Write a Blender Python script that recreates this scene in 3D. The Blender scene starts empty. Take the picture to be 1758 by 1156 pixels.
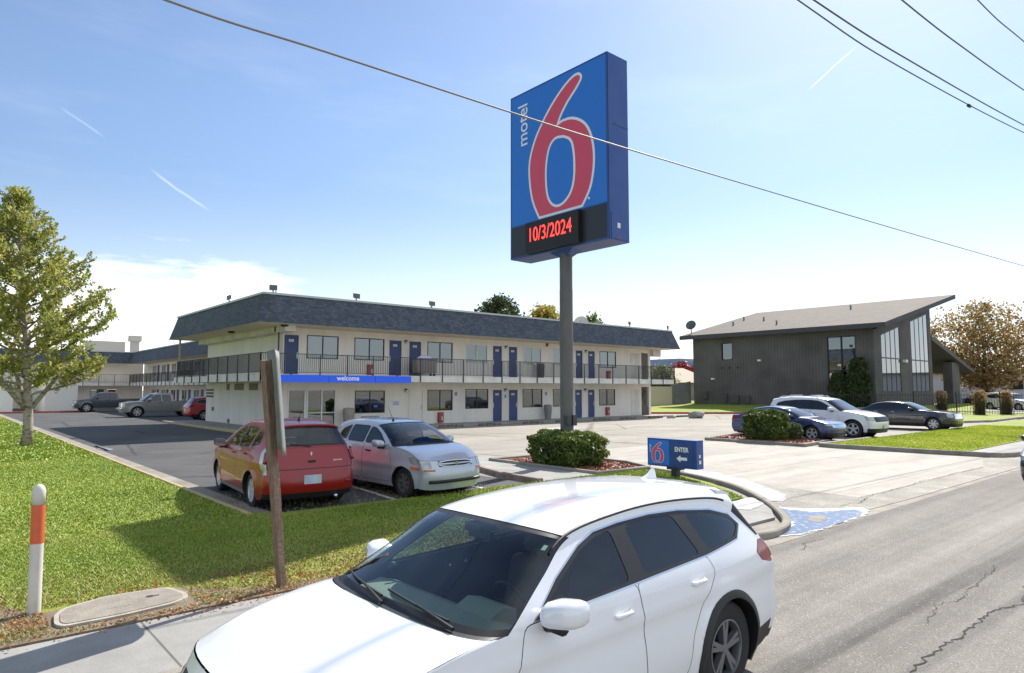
import bpy, bmesh, math, random
import numpy as np
from mathutils import Vector
from mathutils.geometry import delaunay_2d_cdt
R_ = math.radians
SC = bpy.context.scene
COL = SC.collection
rnd = random.Random(6)
rng = np.random.default_rng(6)

# ------------------------------------------------------------------ camera
cam_d = bpy.data.cameras.new('camera'); cam = bpy.data.objects.new('camera', cam_d); COL.objects.link(cam)
SC.camera = cam
cam.location = (0, 0, 2.15)
PITCH = math.atan(90 / 1145.5)
cam.rotation_euler = (R_(90) + PITCH, 0, R_(49 - 90))
cam_d.sensor_fit = 'HORIZONTAL'; cam_d.sensor_width = 36
cam_d.lens = 18 / math.tan(R_(37.5))
cam_d.clip_start = 0.05; cam_d.clip_end = 4000
SC.render.resolution_x = 1024; SC.render.resolution_y = 673

# ------------------------------------------------------------------ sun, sky, exposure
SUN_AZ, SUN_EL = 18.0, 43.5
sd = bpy.data.lights.new('sun', 'SUN'); sun = bpy.data.objects.new('sun', sd); COL.objects.link(sun)
sd.energy = 5.0; sd.angle = R_(0.5); sd.color = (1.0, 0.94, 0.86)
sv = Vector((math.cos(R_(SUN_AZ)) * math.cos(R_(SUN_EL)), math.sin(R_(SUN_AZ)) * math.cos(R_(SUN_EL)), math.sin(R_(SUN_EL))))
sun.rotation_euler = sv.to_track_quat('Z', 'Y').to_euler()
sun.location = (40, 20, 60)
SC.view_settings.view_transform = 'Standard'; SC.view_settings.look = 'None'
SC.view_settings.exposure = 0.76; SC.view_settings.gamma = 1.0

world = bpy.data.worlds.new('World'); SC.world = world; world.use_nodes = True
wt = world.node_tree; wn = wt.nodes; wl = wt.links
for n in list(wn): wn.remove(n)
def N(tree, typ, **kw):
    n = tree.nodes.new(typ)
    for k, v in kw.items():
        if k.startswith('i_'):
            key = k[2:]
            key = int(key) if key.isdigit() else key.replace('_', ' ')
            n.inputs[key].default_value = v
        else: setattr(n, k, v)
    return n
def sky_world():
    out = N(wt, 'ShaderNodeOutputWorld'); bg = N(wt, 'ShaderNodeBackground')
    sky = N(wt, 'ShaderNodeTexSky', sky_type='NISHITA', sun_disc=False)
    sky.sun_elevation = R_(SUN_EL); sky.sun_rotation = R_(90 - SUN_AZ)
    sky.air_density = 1.0; sky.dust_density = 1.0; sky.ozone_density = 1.0; sky.altitude = 1500
    tc = N(wt, 'ShaderNodeTexCoord')
    sep = N(wt, 'ShaderNodeSeparateXYZ'); wl.new(tc.outputs['Generated'], sep.inputs[0])
    def math_(op, a, b=None, c=None, clamp=False):
        m = N(wt, 'ShaderNodeMath', operation=op); m.use_clamp = clamp
        for i, v in enumerate((a, b, c)):
            if v is None: continue
            if isinstance(v, (int, float)): m.inputs[i].default_value = v
            else: wl.new(v, m.inputs[i])
        return m.outputs[0]
    def dot(v):
        d = N(wt, 'ShaderNodeVectorMath', operation='DOT_PRODUCT'); wl.new(tc.outputs['Generated'], d.inputs[0]); d.inputs[1].default_value = v
        return d.outputs['Value']
    # thin high cloud: noise on the direction stretched sideways
    mp = N(wt, 'ShaderNodeMapping'); wl.new(tc.outputs['Generated'], mp.inputs[0]); mp.inputs['Scale'].default_value = (1.2, 1.2, 6)
    nz = N(wt, 'ShaderNodeTexNoise', i_Scale=2.6, i_Detail=9.0, i_Roughness=0.62); wl.new(mp.outputs[0], nz.inputs['Vector'])
    n1 = N(wt, 'ShaderNodeMapRange', interpolation_type='SMOOTHSTEP'); n1.inputs[1].default_value = 0.47; n1.inputs[2].default_value = 0.75
    wl.new(nz.outputs['Fac'], n1.inputs[0])
    # a bright bank low over the west horizon
    bank = N(wt, 'ShaderNodeMapRange', interpolation_type='SMOOTHSTEP'); bank.inputs[1].default_value = 0.955; bank.inputs[2].default_value = 0.995
    wl.new(dot(BANK), bank.inputs[0])
    low = N(wt, 'ShaderNodeMapRange', interpolation_type='SMOOTHSTEP'); low.inputs[1].default_value = 0.20; low.inputs[2].default_value = 0.13
    nz2 = N(wt, 'ShaderNodeTexNoise', i_Scale=7.0, i_Detail=7.0, i_Roughness=0.6); wl.new(mp.outputs[0], nz2.inputs['Vector'])
    wl.new(math_('ADD', sep.outputs[2], math_('MULTIPLY', math_('SUBTRACT', nz2.outputs['Fac'], 0.5), 0.16)), low.inputs[0])
    cb = math_('MULTIPLY', bank.outputs[0], low.outputs[0])
    # brightening haze close to the horizon
    hz = N(wt, 'ShaderNodeMapRange', interpolation_type='SMOOTHSTEP'); hz.inputs[1].default_value = 0.30; hz.inputs[2].default_value = -0.02
    wl.new(sep.outputs[2], hz.inputs[0])
    cl = math_('MULTIPLY', n1.outputs[0], 0.06)
    tot = math_('MAXIMUM', math_('MAXIMUM', cl, math_('MULTIPLY', cb, 0.8)), math_('MULTIPLY', hz.outputs[0], math_('MULTIPLY_ADD', math_('MAXIMUM', dot((0.95, 0.31, 0.0)), 0.0), 0.55, 0.22)))
    # contrails: thin streaks between two directions
    nzc = N(wt, 'ShaderNodeTexNoise', i_Scale=22.0, i_Detail=5.0); wl.new(tc.outputs['Generated'], nzc.inputs['Vector'])
    for (a, b, w, s) in TRAILS:
        a = Vector(a).normalized(); b = Vector(b).normalized()
        n = a.cross(b).normalized(); mid = (a + b).normalized(); tdir = n.cross(mid).normalized()
        half = a.angle(b) / 2
        d = math_('ABSOLUTE', math_('ADD', dot(n), math_('MULTIPLY', math_('SUBTRACT', nzc.outputs['Fac'], 0.5), w * 2.6)))
        m = N(wt, 'ShaderNodeMapRange', interpolation_type='SMOOTHSTEP'); m.inputs[1].default_value = w; m.inputs[2].default_value = w * 0.1
        wl.new(d, m.inputs[0])
        e = N(wt, 'ShaderNodeMapRange', interpolation_type='SMOOTHSTEP'); e.inputs[1].default_value = math.sin(half); e.inputs[2].default_value = math.sin(half) * 0.45
        wl.new(math_('ABSOLUTE', dot(tdir)), e.inputs[0])
        front = math_('GREATER_THAN', dot(mid), 0.0)
        tot = math_('MAXIMUM', tot, math_('MULTIPLY', math_('MULTIPLY', m.outputs[0], e.outputs[0]), math_('MULTIPLY', front, s)))
    # added bright veil, unseen behind the viewer, to fill the shaded motel front
    vb = N(wt, 'ShaderNodeMapRange', interpolation_type='SMOOTHSTEP'); vb.inputs[1].default_value = 0.05; vb.inputs[2].default_value = 0.75; wl.new(dot((-0.35, -0.90, 0.28)), vb.inputs[0])
    tot = math_('MAXIMUM', tot, math_('MULTIPLY', vb.outputs[0], math_('MULTIPLY_ADD', nz.outputs['Fac'], 0.4, 0.32)), None, True)
    mix = N(wt, 'ShaderNodeMix', data_type='RGBA')
    wl.new(tot, mix.inputs['Factor'])
    dim = N(wt, 'ShaderNodeMapRange', interpolation_type='SMOOTHSTEP'); dim.inputs[1].default_value = -0.05; dim.inputs[2].default_value = 0.42; dim.inputs[3].default_value = 0.60; dim.inputs[4].default_value = 1.02; wl.new(sep.outputs[2], dim.inputs[0])
    sc_ = N(wt, 'ShaderNodeVectorMath', operation='SCALE'); wl.new(sky.outputs[0], sc_.inputs[0]); wl.new(dim.outputs[0], sc_.inputs['Scale']); wl.new(sc_.outputs[0], mix.inputs['A']); mix.inputs['B'].default_value = (8.0, 8.4, 8.7, 1)
    wl.new(mix.outputs['Result'], bg.inputs[0]); bg.inputs[1].default_value = 0.11
    wl.new(bg.outputs[0], out.inputs[0])
BANK = (0.1867, 0.9791, 0.0813)
TRAILS = []
TRAILS = [((0.0948, 0.9363, 0.3382), (0.1506, 0.9391, 0.3089), 0.0022, 0.14), ((0.1937, 0.9387, 0.2851), (0.2804, 0.9313, 0.2324), 0.0028, 0.24), ((0.3691, 0.9151, 0.1624), (0.3954, 0.9074, 0.1426), 0.0022, 0.3), ((0.8393, 0.386, 0.3828), (0.8466, 0.3162, 0.428), 0.0012, 0.5), ((0.1424, 0.98, 0.1391), (0.176, 0.9727, 0.151), 0.0022, 0.3)]
sky_world()

# ------------------------------------------------------------------ tags and objects
def tag(o, label=None, cat=None, group=None, kind=None):
    if label: o['label'] = label
    if cat: o['category'] = cat
    if group: o['group'] = group
    if kind: o['kind'] = kind
    return o
def empty(name, loc, label, cat, group=None, rz=0.0, s=1.0):
    o = bpy.data.objects.new(name, None); COL.objects.link(o)
    o.location = loc; o.rotation_euler = (0, 0, rz); o.scale = (s, s, s); o.empty_display_size = 0.3
    return tag(o, label, cat, group)
def copy_tree(o, parent=None):
    c = o.copy(); COL.objects.link(c); c.parent = parent
    for ch in [x for x in bpy.data.objects if x.parent == o and x != c]: copy_tree(ch, c)
    return c

class MB:
    """collects faces; build() links them as one mesh object"""
    def __init__(s): s.v = []; s.f = []; s.m = []
    def add(s, vs, fs, m=0):
        b = len(s.v); s.v += [tuple(v) for v in vs]
        s.f += [tuple(b + i for i in f) for f in fs]; s.m += [m] * len(fs); return s
    def box(s, x0, y0, z0, x1, y1, z1, m=0):
        x0, x1 = min(x0, x1), max(x0, x1); y0, y1 = min(y0, y1), max(y0, y1); z0, z1 = min(z0, z1), max(z0, z1)
        return s.add([(x0, y0, z0), (x1, y0, z0), (x1, y1, z0), (x0, y1, z0), (x0, y0, z1), (x1, y0, z1), (x1, y1, z1), (x0, y1, z1)],
                     [(0, 3, 2, 1), (4, 5, 6, 7), (0, 1, 5, 4), (1, 2, 6, 5), (2, 3, 7, 6), (3, 0, 4, 7)], m)
    def bar(s, a, b, w, h=None, m=0, up=(0, 0, 1)):
        a = Vector(a); b = Vector(b); h = h or w; d = (b - a).normalized(); u = Vector(up)
        if abs(d.dot(u)) > .98: u = Vector((1, 0, 0))
        x = d.cross(u).normalized() * w / 2; y = x.cross(d).normalized() * h / 2
        vs = [a - x - y, a + x - y, a + x + y, a - x + y, b - x - y, b + x - y, b + x + y, b - x + y]
        return s.add(vs, [(0, 1, 2, 3), (7, 6, 5, 4), (0, 4, 5, 1), (1, 5, 6, 2), (2, 6, 7, 3), (3, 7, 4, 0)], m)
    def tube(s, pts, rad, n=8, m=0, caps=True):
        pts = [Vector(p) for p in pts]
        if not isinstance(rad, (list, tuple)): rad = [rad] * len(pts)
        vs = []; fs = []; prev = None
        for i, p in enumerate(pts):
            d = (pts[min(i + 1, len(pts) - 1)] - pts[max(i - 1, 0)]).normalized()
            u = prev if prev is not None else (Vector((0, 0, 1)) if abs(d.z) < .9 else Vector((1, 0, 0)))
            x = d.cross(u); 
            if x.length < 1e-5: x = d.cross(Vector((0, 1, 0)))
            x.normalize(); y = x.cross(d).normalized(); prev = y
            for k in range(n):
                a = 2 * math.pi * k / n; vs.append(p + (x * math.cos(a) + y * math.sin(a)) * rad[i])
        for i in range(len(pts) - 1):
            for k in range(n):
                k2 = (k + 1) % n; fs.append((i * n + k, (i + 1) * n + k, (i + 1) * n + k2, i * n + k2))
        if caps: fs.append(tuple(range(n))); fs.append(tuple((len(pts) - 1) * n + k for k in range(n - 1, -1, -1)))
        return s.add(vs, fs, m)
    def lathe(s, prof, c=(0, 0, 0), axis='z', n=24, m=0, ms=None):
        """prof: (r, h) along the axis"""
        vs = []; fs = []; mm = []
        for r, h in prof:
            for k in range(n):
                a = 2 * math.pi * k / n; p, q = r * math.cos(a), r * math.sin(a)
                v = (p, q, h) if axis == 'z' else ((p, h, q) if axis == 'y' else (h, p, q))
                vs.append((v[0] + c[0], v[1] + c[1], v[2] + c[2]))
        b = len(s.v); s.v += vs
        for i in range(len(prof) - 1):
            for k in range(n):
                k2 = (k + 1) % n; s.f.append((b + i * n + k, b + i * n + k2, b + (i + 1) * n + k2, b + (i + 1) * n + k)); s.m.append(ms[i] if ms else m)
        return s
    def prism(s, poly, f, d, m=0):
        """poly: 2-D outline, f(u, v, w) -> 3-D point, extruded from w=0 to w=d"""
        n = len(poly)
        vs = [f(u, v, 0) for u, v in poly] + [f(u, v, d) for u, v in poly]
        fs = [tuple(range(n)), tuple(range(2 * n - 1, n - 1, -1))] + [(i, i + n, (i + 1) % n + n, (i + 1) % n) for i in range(n)]
        return s.add(vs, fs, m)
    def build(s, name, mats, parent=None, smooth=False, world=True, angle=None, fixn=False):
        me = bpy.data.meshes.new(name)
        off = Vector((0, 0, 0))
        if parent is not None and world:
            q = parent
            while q is not None: off += q.location; q = q.parent
        me.from_pydata([(v[0] - off.x, v[1] - off.y, v[2] - off.z) for v in s.v], [], s.f)
        if not isinstance(mats, (list, tuple)): mats = [mats]
        for m in mats: me.materials.append(m)
        me.polygons.foreach_set('material_index', s.m)
        if fixn:
            bm = bmesh.new(); bm.from_mesh(me); bmesh.ops.remove_doubles(bm, verts=bm.verts, dist=1e-4); bmesh.ops.recalc_face_normals(bm, faces=bm.faces); bm.to_mesh(me); bm.free()
        if smooth or angle:
            me.polygons.foreach_set('use_smooth', [True] * len(me.polygons))
            if angle: me.set_sharp_from_angle(angle=R_(angle))
        me.update()
        o = bpy.data.objects.new(name, me); COL.objects.link(o)
        if parent is not None: o.parent = parent
        return o

# ------------------------------------------------------------------ materials
MATS = {}
def srgb(r, g, b):
    f = lambda c: ((c / 255 + .055) / 1.055) ** 2.4 if c > 10 else c / 255 / 12.92
    return (f(r), f(g), f(b))
def mat(name, col, rough=.6, metal=0., col2=None, scale=4., bump=0., bscale=40., coat=0., spec=.5, emit=None, estr=0., stretch=None, detail=6., contrast=(.35, .65), rvar=0., coords='Object', backdark=False):
    if name in MATS: return MATS[name]
    m = bpy.data.materials.new(name); m.use_nodes = True; t = m.node_tree; L = t.links
    b = t.nodes['Principled BSDF']; MATS[name] = m
    b.inputs['Base Color'].default_value = (*col, 1); b.inputs['Roughness'].default_value = rough; b.inputs['Metallic'].default_value = metal
    b.inputs['Coat Weight'].default_value = coat; b.inputs['Coat Roughness'].default_value = .04; b.inputs['Specular IOR Level'].default_value = spec
    tc = N(t, 'ShaderNodeTexCoord')
    src = tc.outputs[coords]
    if stretch:
        mp = N(t, 'ShaderNodeMapping'); L.new(src, mp.inputs[0]); mp.inputs['Scale'].default_value = stretch; src = mp.outputs[0]
    if col2:
        nz = N(t, 'ShaderNodeTexNoise', i_Scale=scale, i_Detail=detail, i_Roughness=.62); L.new(src, nz.inputs['Vector'])
        mr = N(t, 'ShaderNodeMapRange'); mr.inputs[1].default_value = contrast[0]; mr.inputs[2].default_value = contrast[1]; L.new(nz.outputs['Fac'], mr.inputs[0])
        mx = N(t, 'ShaderNodeMix', data_type='RGBA'); L.new(mr.outputs[0], mx.inputs['Factor'])
        mx.inputs['A'].default_value = (*col, 1); mx.inputs['B'].default_value = (*col2, 1); L.new(mx.outputs['Result'], b.inputs['Base Color'])
        if rvar:
            rr = N(t, 'ShaderNodeMapRange'); rr.inputs[3].default_value = rough - rvar; rr.inputs[4].default_value = rough + rvar
            L.new(mr.outputs[0], rr.inputs[0]); L.new(rr.outputs[0], b.inputs['Roughness'])
    if bump:
        nb = N(t, 'ShaderNodeTexNoise', i_Scale=bscale, i_Detail=4.0); L.new(tc.outputs['Object'], nb.inputs['Vector'])
        bp = N(t, 'ShaderNodeBump', i_Strength=bump, i_Distance=.02); L.new(nb.outputs['Fac'], bp.inputs['Height']); L.new(bp.outputs[0], b.inputs['Normal'])
    if emit:
        b.inputs['Emission Color'].default_value = (*emit, 1); b.inputs['Emission Strength'].default_value = estr
    if backdark:   # bare unpainted inner face of a body panel
        g = N(t, 'ShaderNodeNewGeometry'); d = N(t, 'ShaderNodeBsdfDiffuse'); d.inputs[0].default_value = (.05, .052, .055, 1)
        ms = N(t, 'ShaderNodeMixShader'); L.new(g.outputs['Backfacing'], ms.inputs[0]); L.new(b.outputs[0], ms.inputs[1]); L.new(d.outputs[0], ms.inputs[2])
        L.new(ms.outputs[0], t.nodes['Material Output'].inputs[0])
    return m
def glass(name, tint, refl_rough=.02, ior=1.5, base=None):
    """thin pane: a tinted see-through layer under a Fresnel mirror"""
    if name in MATS: return MATS[name]
    m = bpy.data.materials.new(name); m.use_nodes = True; t = m.node_tree; L = t.links; MATS[name] = m
    t.nodes.remove(t.nodes['Principled BSDF'])
    lw = N(t, 'ShaderNodeLayerWeight', i_Blend=.5); pw = N(t, 'ShaderNodeMath', operation='POWER'); pw.inputs[1].default_value = 4.0; L.new(lw.outputs['Facing'], pw.inputs[0])
    f0 = ((ior - 1) / (ior + 1)) ** 2; fr = N(t, 'ShaderNodeMath', operation='MULTIPLY_ADD'); L.new(pw.outputs[0], fr.inputs[0]); fr.inputs[1].default_value = .85; fr.inputs[2].default_value = f0
    g = N(t, 'ShaderNodeBsdfGlossy'); g.inputs['Roughness'].default_value = refl_rough; g.inputs['Color'].default_value = (.95, .97, 1, 1)
    if base: tr = N(t, 'ShaderNodeBsdfDiffuse'); tr.inputs[0].default_value = (*base, 1)
    else: tr = N(t, 'ShaderNodeBsdfTransparent'); tr.inputs[0].default_value = (*tint, 1)
    ms = N(t, 'ShaderNodeMixShader'); L.new(fr.outputs[0], ms.inputs[0]); L.new(tr.outputs[0], ms.inputs[1]); L.new(g.outputs[0], ms.inputs[2])
    L.new(ms.outputs[0], t.nodes['Material Output'].inputs[0])
    return m
def ramp_mat(name, build):
    if name in MATS: return MATS[name]
    m = bpy.data.materials.new(name); m.use_nodes = True; MATS[name] = m; build(m.node_tree, m.node_tree.nodes['Principled BSDF']); return m

def ground_mat(name, c1, c2, fine, rough=.85, big=.25, streak=None, joints=None, bump=.3, patch=None, speck=None, cracks=None):
    """large soft patches, fine grain, optional streaks (x, y scale), joints (x, y spacing), light or dark speckle"""
    def b(t, p):
        L = t.links; tc = N(t, 'ShaderNodeTexCoord'); o = tc.outputs['Object']
        p.inputs['Roughness'].default_value = rough; p.inputs['Specular IOR Level'].default_value = .3
        n1 = N(t, 'ShaderNodeTexNoise', i_Scale=big, i_Detail=7.0, i_Roughness=.6, i_Distortion=.3)
        if streak:
            mp = N(t, 'ShaderNodeMapping'); mp.inputs['Scale'].default_value = (*streak, 1); L.new(o, mp.inputs[0]); L.new(mp.outputs[0], n1.inputs['Vector'])
        else: L.new(o, n1.inputs['Vector'])
        m1 = N(t, 'ShaderNodeMapRange'); m1.inputs[1].default_value = .34; m1.inputs[2].default_value = .66; L.new(n1.outputs['Fac'], m1.inputs[0])
        mx = N(t, 'ShaderNodeMix', data_type='RGBA'); L.new(m1.outputs[0], mx.inputs['Factor']); mx.inputs['A'].default_value = (*c1, 1); mx.inputs['B'].default_value = (*c2, 1)
        cur = mx.outputs['Result']
        n2 = N(t, 'ShaderNodeTexNoise', i_Scale=70.0, i_Detail=3.0, i_Roughness=.8); L.new(o, n2.inputs['Vector'])
        m2 = N(t, 'ShaderNodeMapRange'); m2.inputs[1].default_value = .3; m2.inputs[2].default_value = .7; m2.inputs[3].default_value = 1 - fine; m2.inputs[4].default_value = 1 + fine; L.new(n2.outputs['Fac'], m2.inputs[0])
        mu = N(t, 'ShaderNodeMix', data_type='RGBA', blend_type='MULTIPLY'); mu.inputs['Factor'].default_value = 1; L.new(cur, mu.inputs['A']); L.new(m2.outputs[0], mu.inputs['B']); cur = mu.outputs['Result']
        n3 = N(t, 'ShaderNodeTexNoise', i_Scale=1.7, i_Detail=8.0, i_Roughness=.7); L.new(o, n3.inputs['Vector'])
        m3 = N(t, 'ShaderNodeMapRange'); m3.inputs[1].default_value = .3; m3.inputs[2].default_value = .7; m3.inputs[3].default_value = .86; m3.inputs[4].default_value = 1.1; L.new(n3.outputs['Fac'], m3.inputs[0])
        mu = N(t, 'ShaderNodeMix', data_type='RGBA', blend_type='MULTIPLY'); mu.inputs['Factor'].default_value = 1; L.new(cur, mu.inputs['A']); L.new(m3.outputs[0], mu.inputs['B']); cur = mu.outputs['Result']
        if speck:
            vo = N(t, 'ShaderNodeTexVoronoi', i_Scale=speck[0]); L.new(o, vo.inputs['Vector'])
            lt = N(t, 'ShaderNodeMath', operation='LESS_THAN'); lt.inputs[1].default_value = speck[1]; L.new(vo.outputs['Distance'], lt.inputs[0])
            sx = N(t, 'ShaderNodeMix', data_type='RGBA'); L.new(lt.outputs[0], sx.inputs['Factor']); L.new(cur, sx.inputs['A']); sx.inputs['B'].default_value = (*speck[2], 1); cur = sx.outputs['Result']
        if joints:
            br = N(t, 'ShaderNodeTexBrick'); br.offset = 0; br.inputs['Scale'].default_value = 1; br.inputs['Brick Width'].default_value = joints[0]; br.inputs['Row Height'].default_value = joints[1]
            br.inputs['Mortar Size'].default_value = joints[2]; br.inputs['Mortar Smooth'].default_value = .3
            L.new(o, br.inputs['Vector'])
            jx = N(t, 'ShaderNodeMix', data_type='RGBA', blend_type='MULTIPLY'); L.new(br.outputs['Fac'], jx.inputs['Factor']); L.new(cur, jx.inputs['A']); jx.inputs['B'].default_value = (.45, .43, .4, 1); cur = jx.outputs['Result']
        if cracks:
            wn_ = N(t, 'ShaderNodeTexNoise', i_Scale=1.5, i_Detail=5.0); L.new(o, wn_.inputs['Vector'])
            wv = N(t, 'ShaderNodeMix', data_type='RGBA'); wv.inputs['Factor'].default_value = .25; L.new(o, wv.inputs['A']); L.new(wn_.outputs['Color'], wv.inputs['B'])
            vo = N(t, 'ShaderNodeTexVoronoi', feature='DISTANCE_TO_EDGE', i_Scale=cracks); L.new(wv.outputs['Result'], vo.inputs['Vector'])
            lt = N(t, 'ShaderNodeMath', operation='LESS_THAN'); lt.inputs[1].default_value = .008; L.new(vo.outputs['Distance'], lt.inputs[0])
            sx = N(t, 'ShaderNodeMix', data_type='RGBA', blend_type='MULTIPLY'); L.new(lt.outputs[0], sx.inputs['Factor']); L.new(cur, sx.inputs['A']); sx.inputs['B'].default_value = (.55, .53, .5, 1); cur = sx.outputs['Result']
        L.new(cur, p.inputs['Base Color'])
        nb = N(t, 'ShaderNodeTexNoise', i_Scale=55.0, i_Detail=5.0, i_Roughness=.75); L.new(o, nb.inputs['Vector'])
        bp = N(t, 'ShaderNodeBump', i_Strength=bump, i_Distance=.02); L.new(nb.outputs['Fac'], bp.inputs['Height']); L.new(bp.outputs[0], p.inputs['Normal'])
    return ramp_mat(name, b)

M_ROAD = ground_mat('road_asphalt', (.115, .107, .095), (.325, .305, .27), .42, streak=(.035, 1.15), big=.8, bump=.9, speck=(21, .16, (.40, .38, .33)))
M_AGG = ground_mat('gutter_aggregate', (.24, .225, .195), (.38, .36, .31), .5, big=.9, bump=.9, speck=(38, .25, (.15, .14, .12)))
M_LOTC = ground_mat('lot_concrete', (.225, .208, .178), (.31, .288, .246), .2, streak=(.5, 1.6), big=.35, joints=(5.2, 4.4, .012), bump=.15, cracks=.16)
M_LOTA = ground_mat('lot_asphalt', (.06, .06, .062), (.095, .095, .095), .25, big=.4, bump=.4, cracks=.2)
M_APRON = ground_mat('apron_concrete', (.28, .262, .228), (.385, .36, .315), .2, streak=(.35, 2.2), big=.5, joints=(3.6, 3.1, .014), bump=.2)
M_WALK = ground_mat('walk_concrete', (.24, .236, .22), (.32, .315, .295), .16, big=.8, joints=(1.55, 50, .012), bump=.25)
M_KERB = ground_mat('kerb_concrete', (.20, .18, .15), (.31, .285, .245), .2, big=1.5, bump=.4)
M_LAWN = ground_mat('lawn_soil', (.16, .23, .02), (.25, .29, .035), .5, big=.35, bump=.9)
M_LAWNF = ground_mat('lawn_turf', (.16, .215, .02), (.25, .29, .035), .55, big=.5, bump=.9)
M_DIRT = ground_mat('verge_dirt', (.16, .12, .08), (.28, .23, .16), .4, big=1.3, bump=.9, speck=(26, .2, (.24, .10, .03)))
M_MULCH = ground_mat('red_mulch', (.20, .07, .045), (.30, .13, .09), .6, big=2, bump=1.)
M_EARTH = ground_mat('open_ground', (.19, .17, .13), (.27, .24, .18), .3, big=.05, bump=.3)
M_WHITEP = mat('white_line_paint', (.62, .62, .6), .7, col2=(.45, .45, .43), scale=5)
M_YELLOWP = mat('worn_yellow_paint', (.50, .36, .10), .7, col2=(.34, .30, .22), scale=2.2)
M_REDP = mat('red_kerb_paint', (.34, .05, .04), .7, col2=(.25, .08, .06), scale=2)
M_CRACK = mat('crack_dark', (.03, .028, .025), .9)
M_WATER_SKY = mat('water_painted_sky_blue', (.04, .095, .21), .3, spec=.3, col2=(.30, .295, .28), scale=9, contrast=(.56, .60))  # blue base colour paints the sky's reflection into the water
M_WETP = mat('dried_white_residue', (.62, .61, .58), .25, col2=(.42, .40, .37), scale=3, bump=.2)

M_STUCCO = mat('pale_stucco', (.80, .755, .69), .9, col2=(.70, .665, .61), scale=1.2, stretch=(1, 1, .25), bump=.25, bscale=60)
M_SOFFIT = mat('soffit_paint', (.62, .54, .42), .85)
M_SLAB = mat('slab_paint', (.68, .665, .62), .8, col2=(.52, .51, .47), scale=1.1)
M_NAVY = mat('navy_door_paint', (.028, .055, .17), .45)
M_BRONZE = mat('bronze_frame', (.035, .032, .03), .45, metal=.2)
M_WHITEF = mat('white_frame', (.68, .68, .66), .5)
M_RAIL = mat('dark_rail_steel', (.035, .037, .042), .5)
M_CAPM = mat('metal_coping', (.42, .47, .46), .5)
M_BLUEA = mat('blue_sign_band', (.012, .09, .62), .35, emit=(.01, .10, .9), estr=.12)
M_TEXTW = mat('white_lettering', (.85, .86, .88), .5)
M_WINGL = glass('window_glass', (.5, .55, .55), .015, 2.5)
M_CURT = mat('curtain_cloth', (.36, .36, .34), .9, col2=(.20, .21, .21), scale=9, stretch=(9, 9, .25))
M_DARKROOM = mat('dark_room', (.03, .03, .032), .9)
M_STEEL = mat('brushed_steel', (.5, .5, .5), .35, metal=.9)
M_REDCAB = mat('red_cabinet', (.34, .03, .03), .4)
M_ROOFTOP = mat('flat_roof_gravel', (.32, .30, .27), .9, bump=.3)
M_BLACK = mat('black_plastic', (.012, .012, .013), .5)
M_RUBBER = mat('tyre_rubber', (.018, .018, .019), .82, bump=.2, bscale=90)
M_ALLOY = mat('alloy_rim', (.55, .56, .58), .35, metal=.35)
M_DALLOY = mat('dark_alloy_rim', (.16, .165, .18), .3, metal=.5)
M_CHROME = mat('chrome_trim', (.72, .73, .75), .12, metal=1.)
M_TAIL = mat('red_tail_lens', (.20, .004, .008), .15, coat=.5)
M_CLEAR = mat('clear_lamp_lens', (.26, .29, .30), .12, metal=.2, coat=1, col2=(.5, .52, .52), scale=9)
M_AMBER = mat('amber_lens', (.70, .16, .02), .15, coat=1)
M_PLATE = mat('plate_pale', (.52, .58, .66), .4, col2=(.40, .46, .56), scale=6)
M_BRICKW = mat('weathered_wood', (.12, .072, .045), .85, col2=(.22, .16, .115), scale=14, stretch=(6, 6, .35), bump=.5, bscale=30)

def shingle(name, c1, c2, mortar, w=.21, h=.11):
    def b(t, p):
        L = t.links; tc = N(t, 'ShaderNodeTexCoord'); sp = N(t, 'ShaderNodeSeparateXYZ'); L.new(tc.outputs['Object'], sp.inputs[0])
        ad = N(t, 'ShaderNodeMath', operation='ADD'); L.new(sp.outputs[0], ad.inputs[0]); L.new(sp.outputs[1], ad.inputs[1])
        cb = N(t, 'ShaderNodeCombineXYZ'); L.new(ad.outputs[0], cb.inputs[0]); L.new(sp.outputs[2], cb.inputs[1])
        br = N(t, 'ShaderNodeTexBrick'); br.inputs['Scale'].default_value = 1; br.inputs['Brick Width'].default_value = w; br.inputs['Row Height'].default_value = h
        br.inputs['Mortar Size'].default_value = .010; br.inputs['Color1'].default_value = (*c1, 1); br.inputs['Color2'].default_value = (*c2, 1); br.inputs['Mortar'].default_value = (*mortar, 1)
        br.inputs['Bias'].default_value = -.1; L.new(cb.outputs[0], br.inputs['Vector'])
        n = N(t, 'ShaderNodeTexNoise', i_Scale=1.3, i_Detail=6.0); L.new(tc.outputs['Object'], n.inputs['Vector'])
        mr = N(t, 'ShaderNodeMapRange'); mr.inputs[1].default_value = .3; mr.inputs[2].default_value = .7; mr.inputs[3].default_value = .88; mr.inputs[4].default_value = 1.12; L.new(n.outputs['Fac'], mr.inputs[0])
        mu = N(t, 'ShaderNodeMix', data_type='RGBA', blend_type='MULTIPLY'); mu.inputs['Factor'].default_value = 1; L.new(br.outputs['Color'], mu.inputs['A']); L.new(mr.outputs[0], mu.inputs['B'])
        L.new(mu.outputs['Result'], p.inputs['Base Color']); p.inputs['Roughness'].default_value = .9
        bp = N(t, 'ShaderNodeBump', i_Strength=.6, i_Distance=.02); L.new(br.outputs['Color'], bp.inputs['Height']); L.new(bp.outputs[0], p.inputs['Normal'])
    return ramp_mat(name, b)
M_SHING = shingle('slate_blue_shingle', (.05, .065, .088), (.10, .115, .145), (.04, .05, .062))
M_SHINGB = shingle('brown_shingle', (.085, .068, .055), (.125, .103, .085), (.06, .05, .042), .45, .09)
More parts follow.
